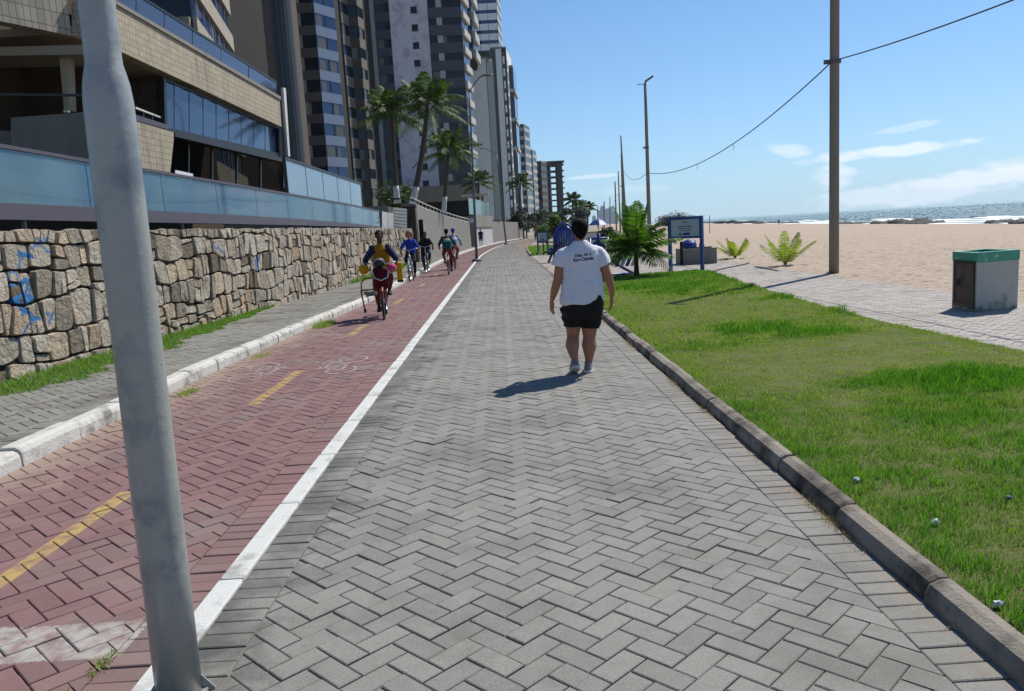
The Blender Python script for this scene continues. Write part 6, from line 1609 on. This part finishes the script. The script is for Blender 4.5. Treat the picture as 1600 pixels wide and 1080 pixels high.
q=local(L1,rz,(-.33,.05,0)); t_=thing('yellow_box','tall yellow plastic box hanging beside the loaded bicycle','box',loc=tuple(q),rz=rz); g=MB(); g.box(-.05,.05,-.1,.1,.68,1.0); g.build('case',c_ye,t_); g=MB(); g.box(-.055,.055,-.11,.11,.64,.678); g.build('base',c_nv,t_)
q=local(L1,rz,(.32,.2,0)); t_=thing('yellow_bag','small yellow bag hanging from the left of the loaded bicycle','bag',loc=tuple(q),rz=rz); g=MB(); g.ell((0,0,.92),(.1,.09,.09),14,9); g.build('pouch',c_ye,t_,smooth=True); g=MB(); g.tube([(-.04,0,.98),(0,0,1.06),(.04,0,.98)],.01,6); g.build('strap',m_ink,t_)
q=local(L1,rz,(.3,.3,0)); t_=thing('folding_chair','folded red and grey tubular chair tied to the side of the loaded bicycle','chair',loc=tuple(q),rz=rz)
g=MB(); g.tube([(-.2,0,.75),(.0,.02,.76),(.08,.02,.68),(.09,.02,.5),(.08,.0,.44)],.014,6); g.tube([(-.2,0,.55),(.1,0,.54)],.014,6); g.tube([(.1,0,.54),(.05,.05,.2)],.016,6); g.build('frame',mat('rust_red_tube',hx('7a3a30'),.5),t_); g=MB(); g.tube([(.05,.05,.2),(.045,.055,.13)],.024,8); g.build('foot',m_ink,t_); g=MB(); g.slab4([(-.2,0,.50),(.06,0,.50),(.0,.05,.42),(-.2,.05,.44)],(0,0,.012)); g.build('seat',m_conc,t_)
# second and third
L2=(-3.02,26.4,0); rz2=R(180)
bicycle('pale bicycle ridden by the blue-sweatered rider beside the kerb',L2,rz2,'8f9aa5')
rider('cyclist with bushy light-brown hair in a royal blue sweater riding toward the camera',L2,rz2,c_bl,c_dk,m_skin,m_hairl,scale=.93,lean=.06,hairbig=True,foot=-1)
L3=(-2.93,31.0,0)
bicycle('dark bicycle partly hidden behind the blue-sweatered rider',L3,rz2,'20242c')
rider('cyclist in dark clothes half hidden behind the blue-sweatered one',L3,rz2,c_dk,c_nv,m_skind,scale=.92,lean=.1)
L4=(-1.95,28.9,0)
bicycle('bicycle ridden away by the teal-jacketed rider',L4,R(2),'5a4a48')
rider('cyclist in a teal jacket and dark red trousers riding away from the camera',L4,R(2),c_tl,c_rd,m_skin,scale=.95,lean=.05)
L5=(-1.95,33.0,0)
bicycle('bicycle ridden just ahead of the teal-jacketed rider',L5,R(2),'39404a')
rider('cyclist in a pale blue shirt riding away just ahead of the teal-jacketed one',L5,R(2),c_wh,cloth('brick_trousers','7c2a2c'),m_skin,scale=.97,lean=.08,foot=-1,cap=c_bl)
L6=(W(1.2,98)[0],98,0)
bicycle('small far bicycle at the bend of the promenade',L6,R(172),'222222')
rider('tiny far cyclist in red at the bend of the promenade',L6,R(172),cloth('red_shirt','8c2a26'),c_dk,m_skin,scale=1.0)
# pedestrians far away
def walker(label,loc,h,top,leg,skin=m_skin,rz=0):
    s=h/1.7; root=thing('person',label,'person',loc=loc,rz=rz,scale=s); b=MB()
    b.ell((0,0,1.58),(.075,.09,.11),14,9); b.tube([(0,0,1.35),(0,0,1.5)],[.06,.05],10)
    b.vrings([(0,0,.85,.15,.11),(0,0,1.1,.14,.1),(0,0,1.35,.17,.1),(0,0,1.42,.08,.07)],16)
    for s_ in (-1,1):
        b.tube([(s_*.17,0,1.37),(s_*.22,-.02,1.1),(s_*.22,.06,.85)],[.05,.042,.028],10); hand(b,(s_*.22,.06,.85),(0,.1,-1),(-s_,0,0),.17,.4,thumb=-s_)
        b.tube([(s_*.09,0,.88),(s_*.1,s_*.08,.48),(s_*.1,s_*.12-.02,.09)],[.085,.055,.035],10); b.tube([(s_*.1,s_*.12-.03,.05),(s_*.1,s_*.12+.15,.03)],[.04,.03],8)
    organic(b,'body',skin,.014,3,root)
    g=MB(); g.vrings([(0,0,.83,.18,.14),(0,0,1.1,.16,.12),(0,0,1.36,.19,.12),(0,0,1.43,.09,.08)],18); 
    for s_ in (-1,1): g.tube([(s_*.15,0,1.38),(s_*.21,-.01,1.18)],[.065,.058],10)
    organic(g,'shirt',top,.016,3,root)
    g=MB(); g.vrings([(0,0,.75,.16,.12),(0,0,.92,.165,.125)],16)
    for s_ in (-1,1): g.tube([(s_*.09,0,.85),(s_*.1,s_*.07,.5)],[.1,.075],12)
    organic(g,'shorts',leg,.016,3,root)
    g=MB(); g.ell((0,-.015,1.61),(.085,.095,.095),14,9); g.build('hair',m_hair,root,smooth=True)
    return root
p=AZ(752,384.5,.12); walker('far pedestrian in dark clothes walking by the white wall',tuple(p),1.62,c_nv,c_dk)
p=AZ(1217,351.5,-1.7); walker('tiny person standing far off near the reef rocks',(p.x,p.y,-1.75),1.7,c_dk,c_dk)

# ---------------------------------------------------------------- air
hm=bpy.data.materials.new('sea_air'); hm.use_nodes=True; t=hm.node_tree; t.nodes.clear()
vo=N(t,'ShaderNodeVolumePrincipled',Density=.00008,Anisotropy=.2); vo.inputs['Color'].default_value=(.62,.82,1,1); oo=t.nodes.new('ShaderNodeOutputMaterial'); L(t,vo.outputs[0],oo.inputs['Volume'])
HAZE=True
if HAZE:
    g=MB(); g.box(-3600,5600,-600,4900,-32,125); o=g.build('haze',hm); o['kind']='stuff'
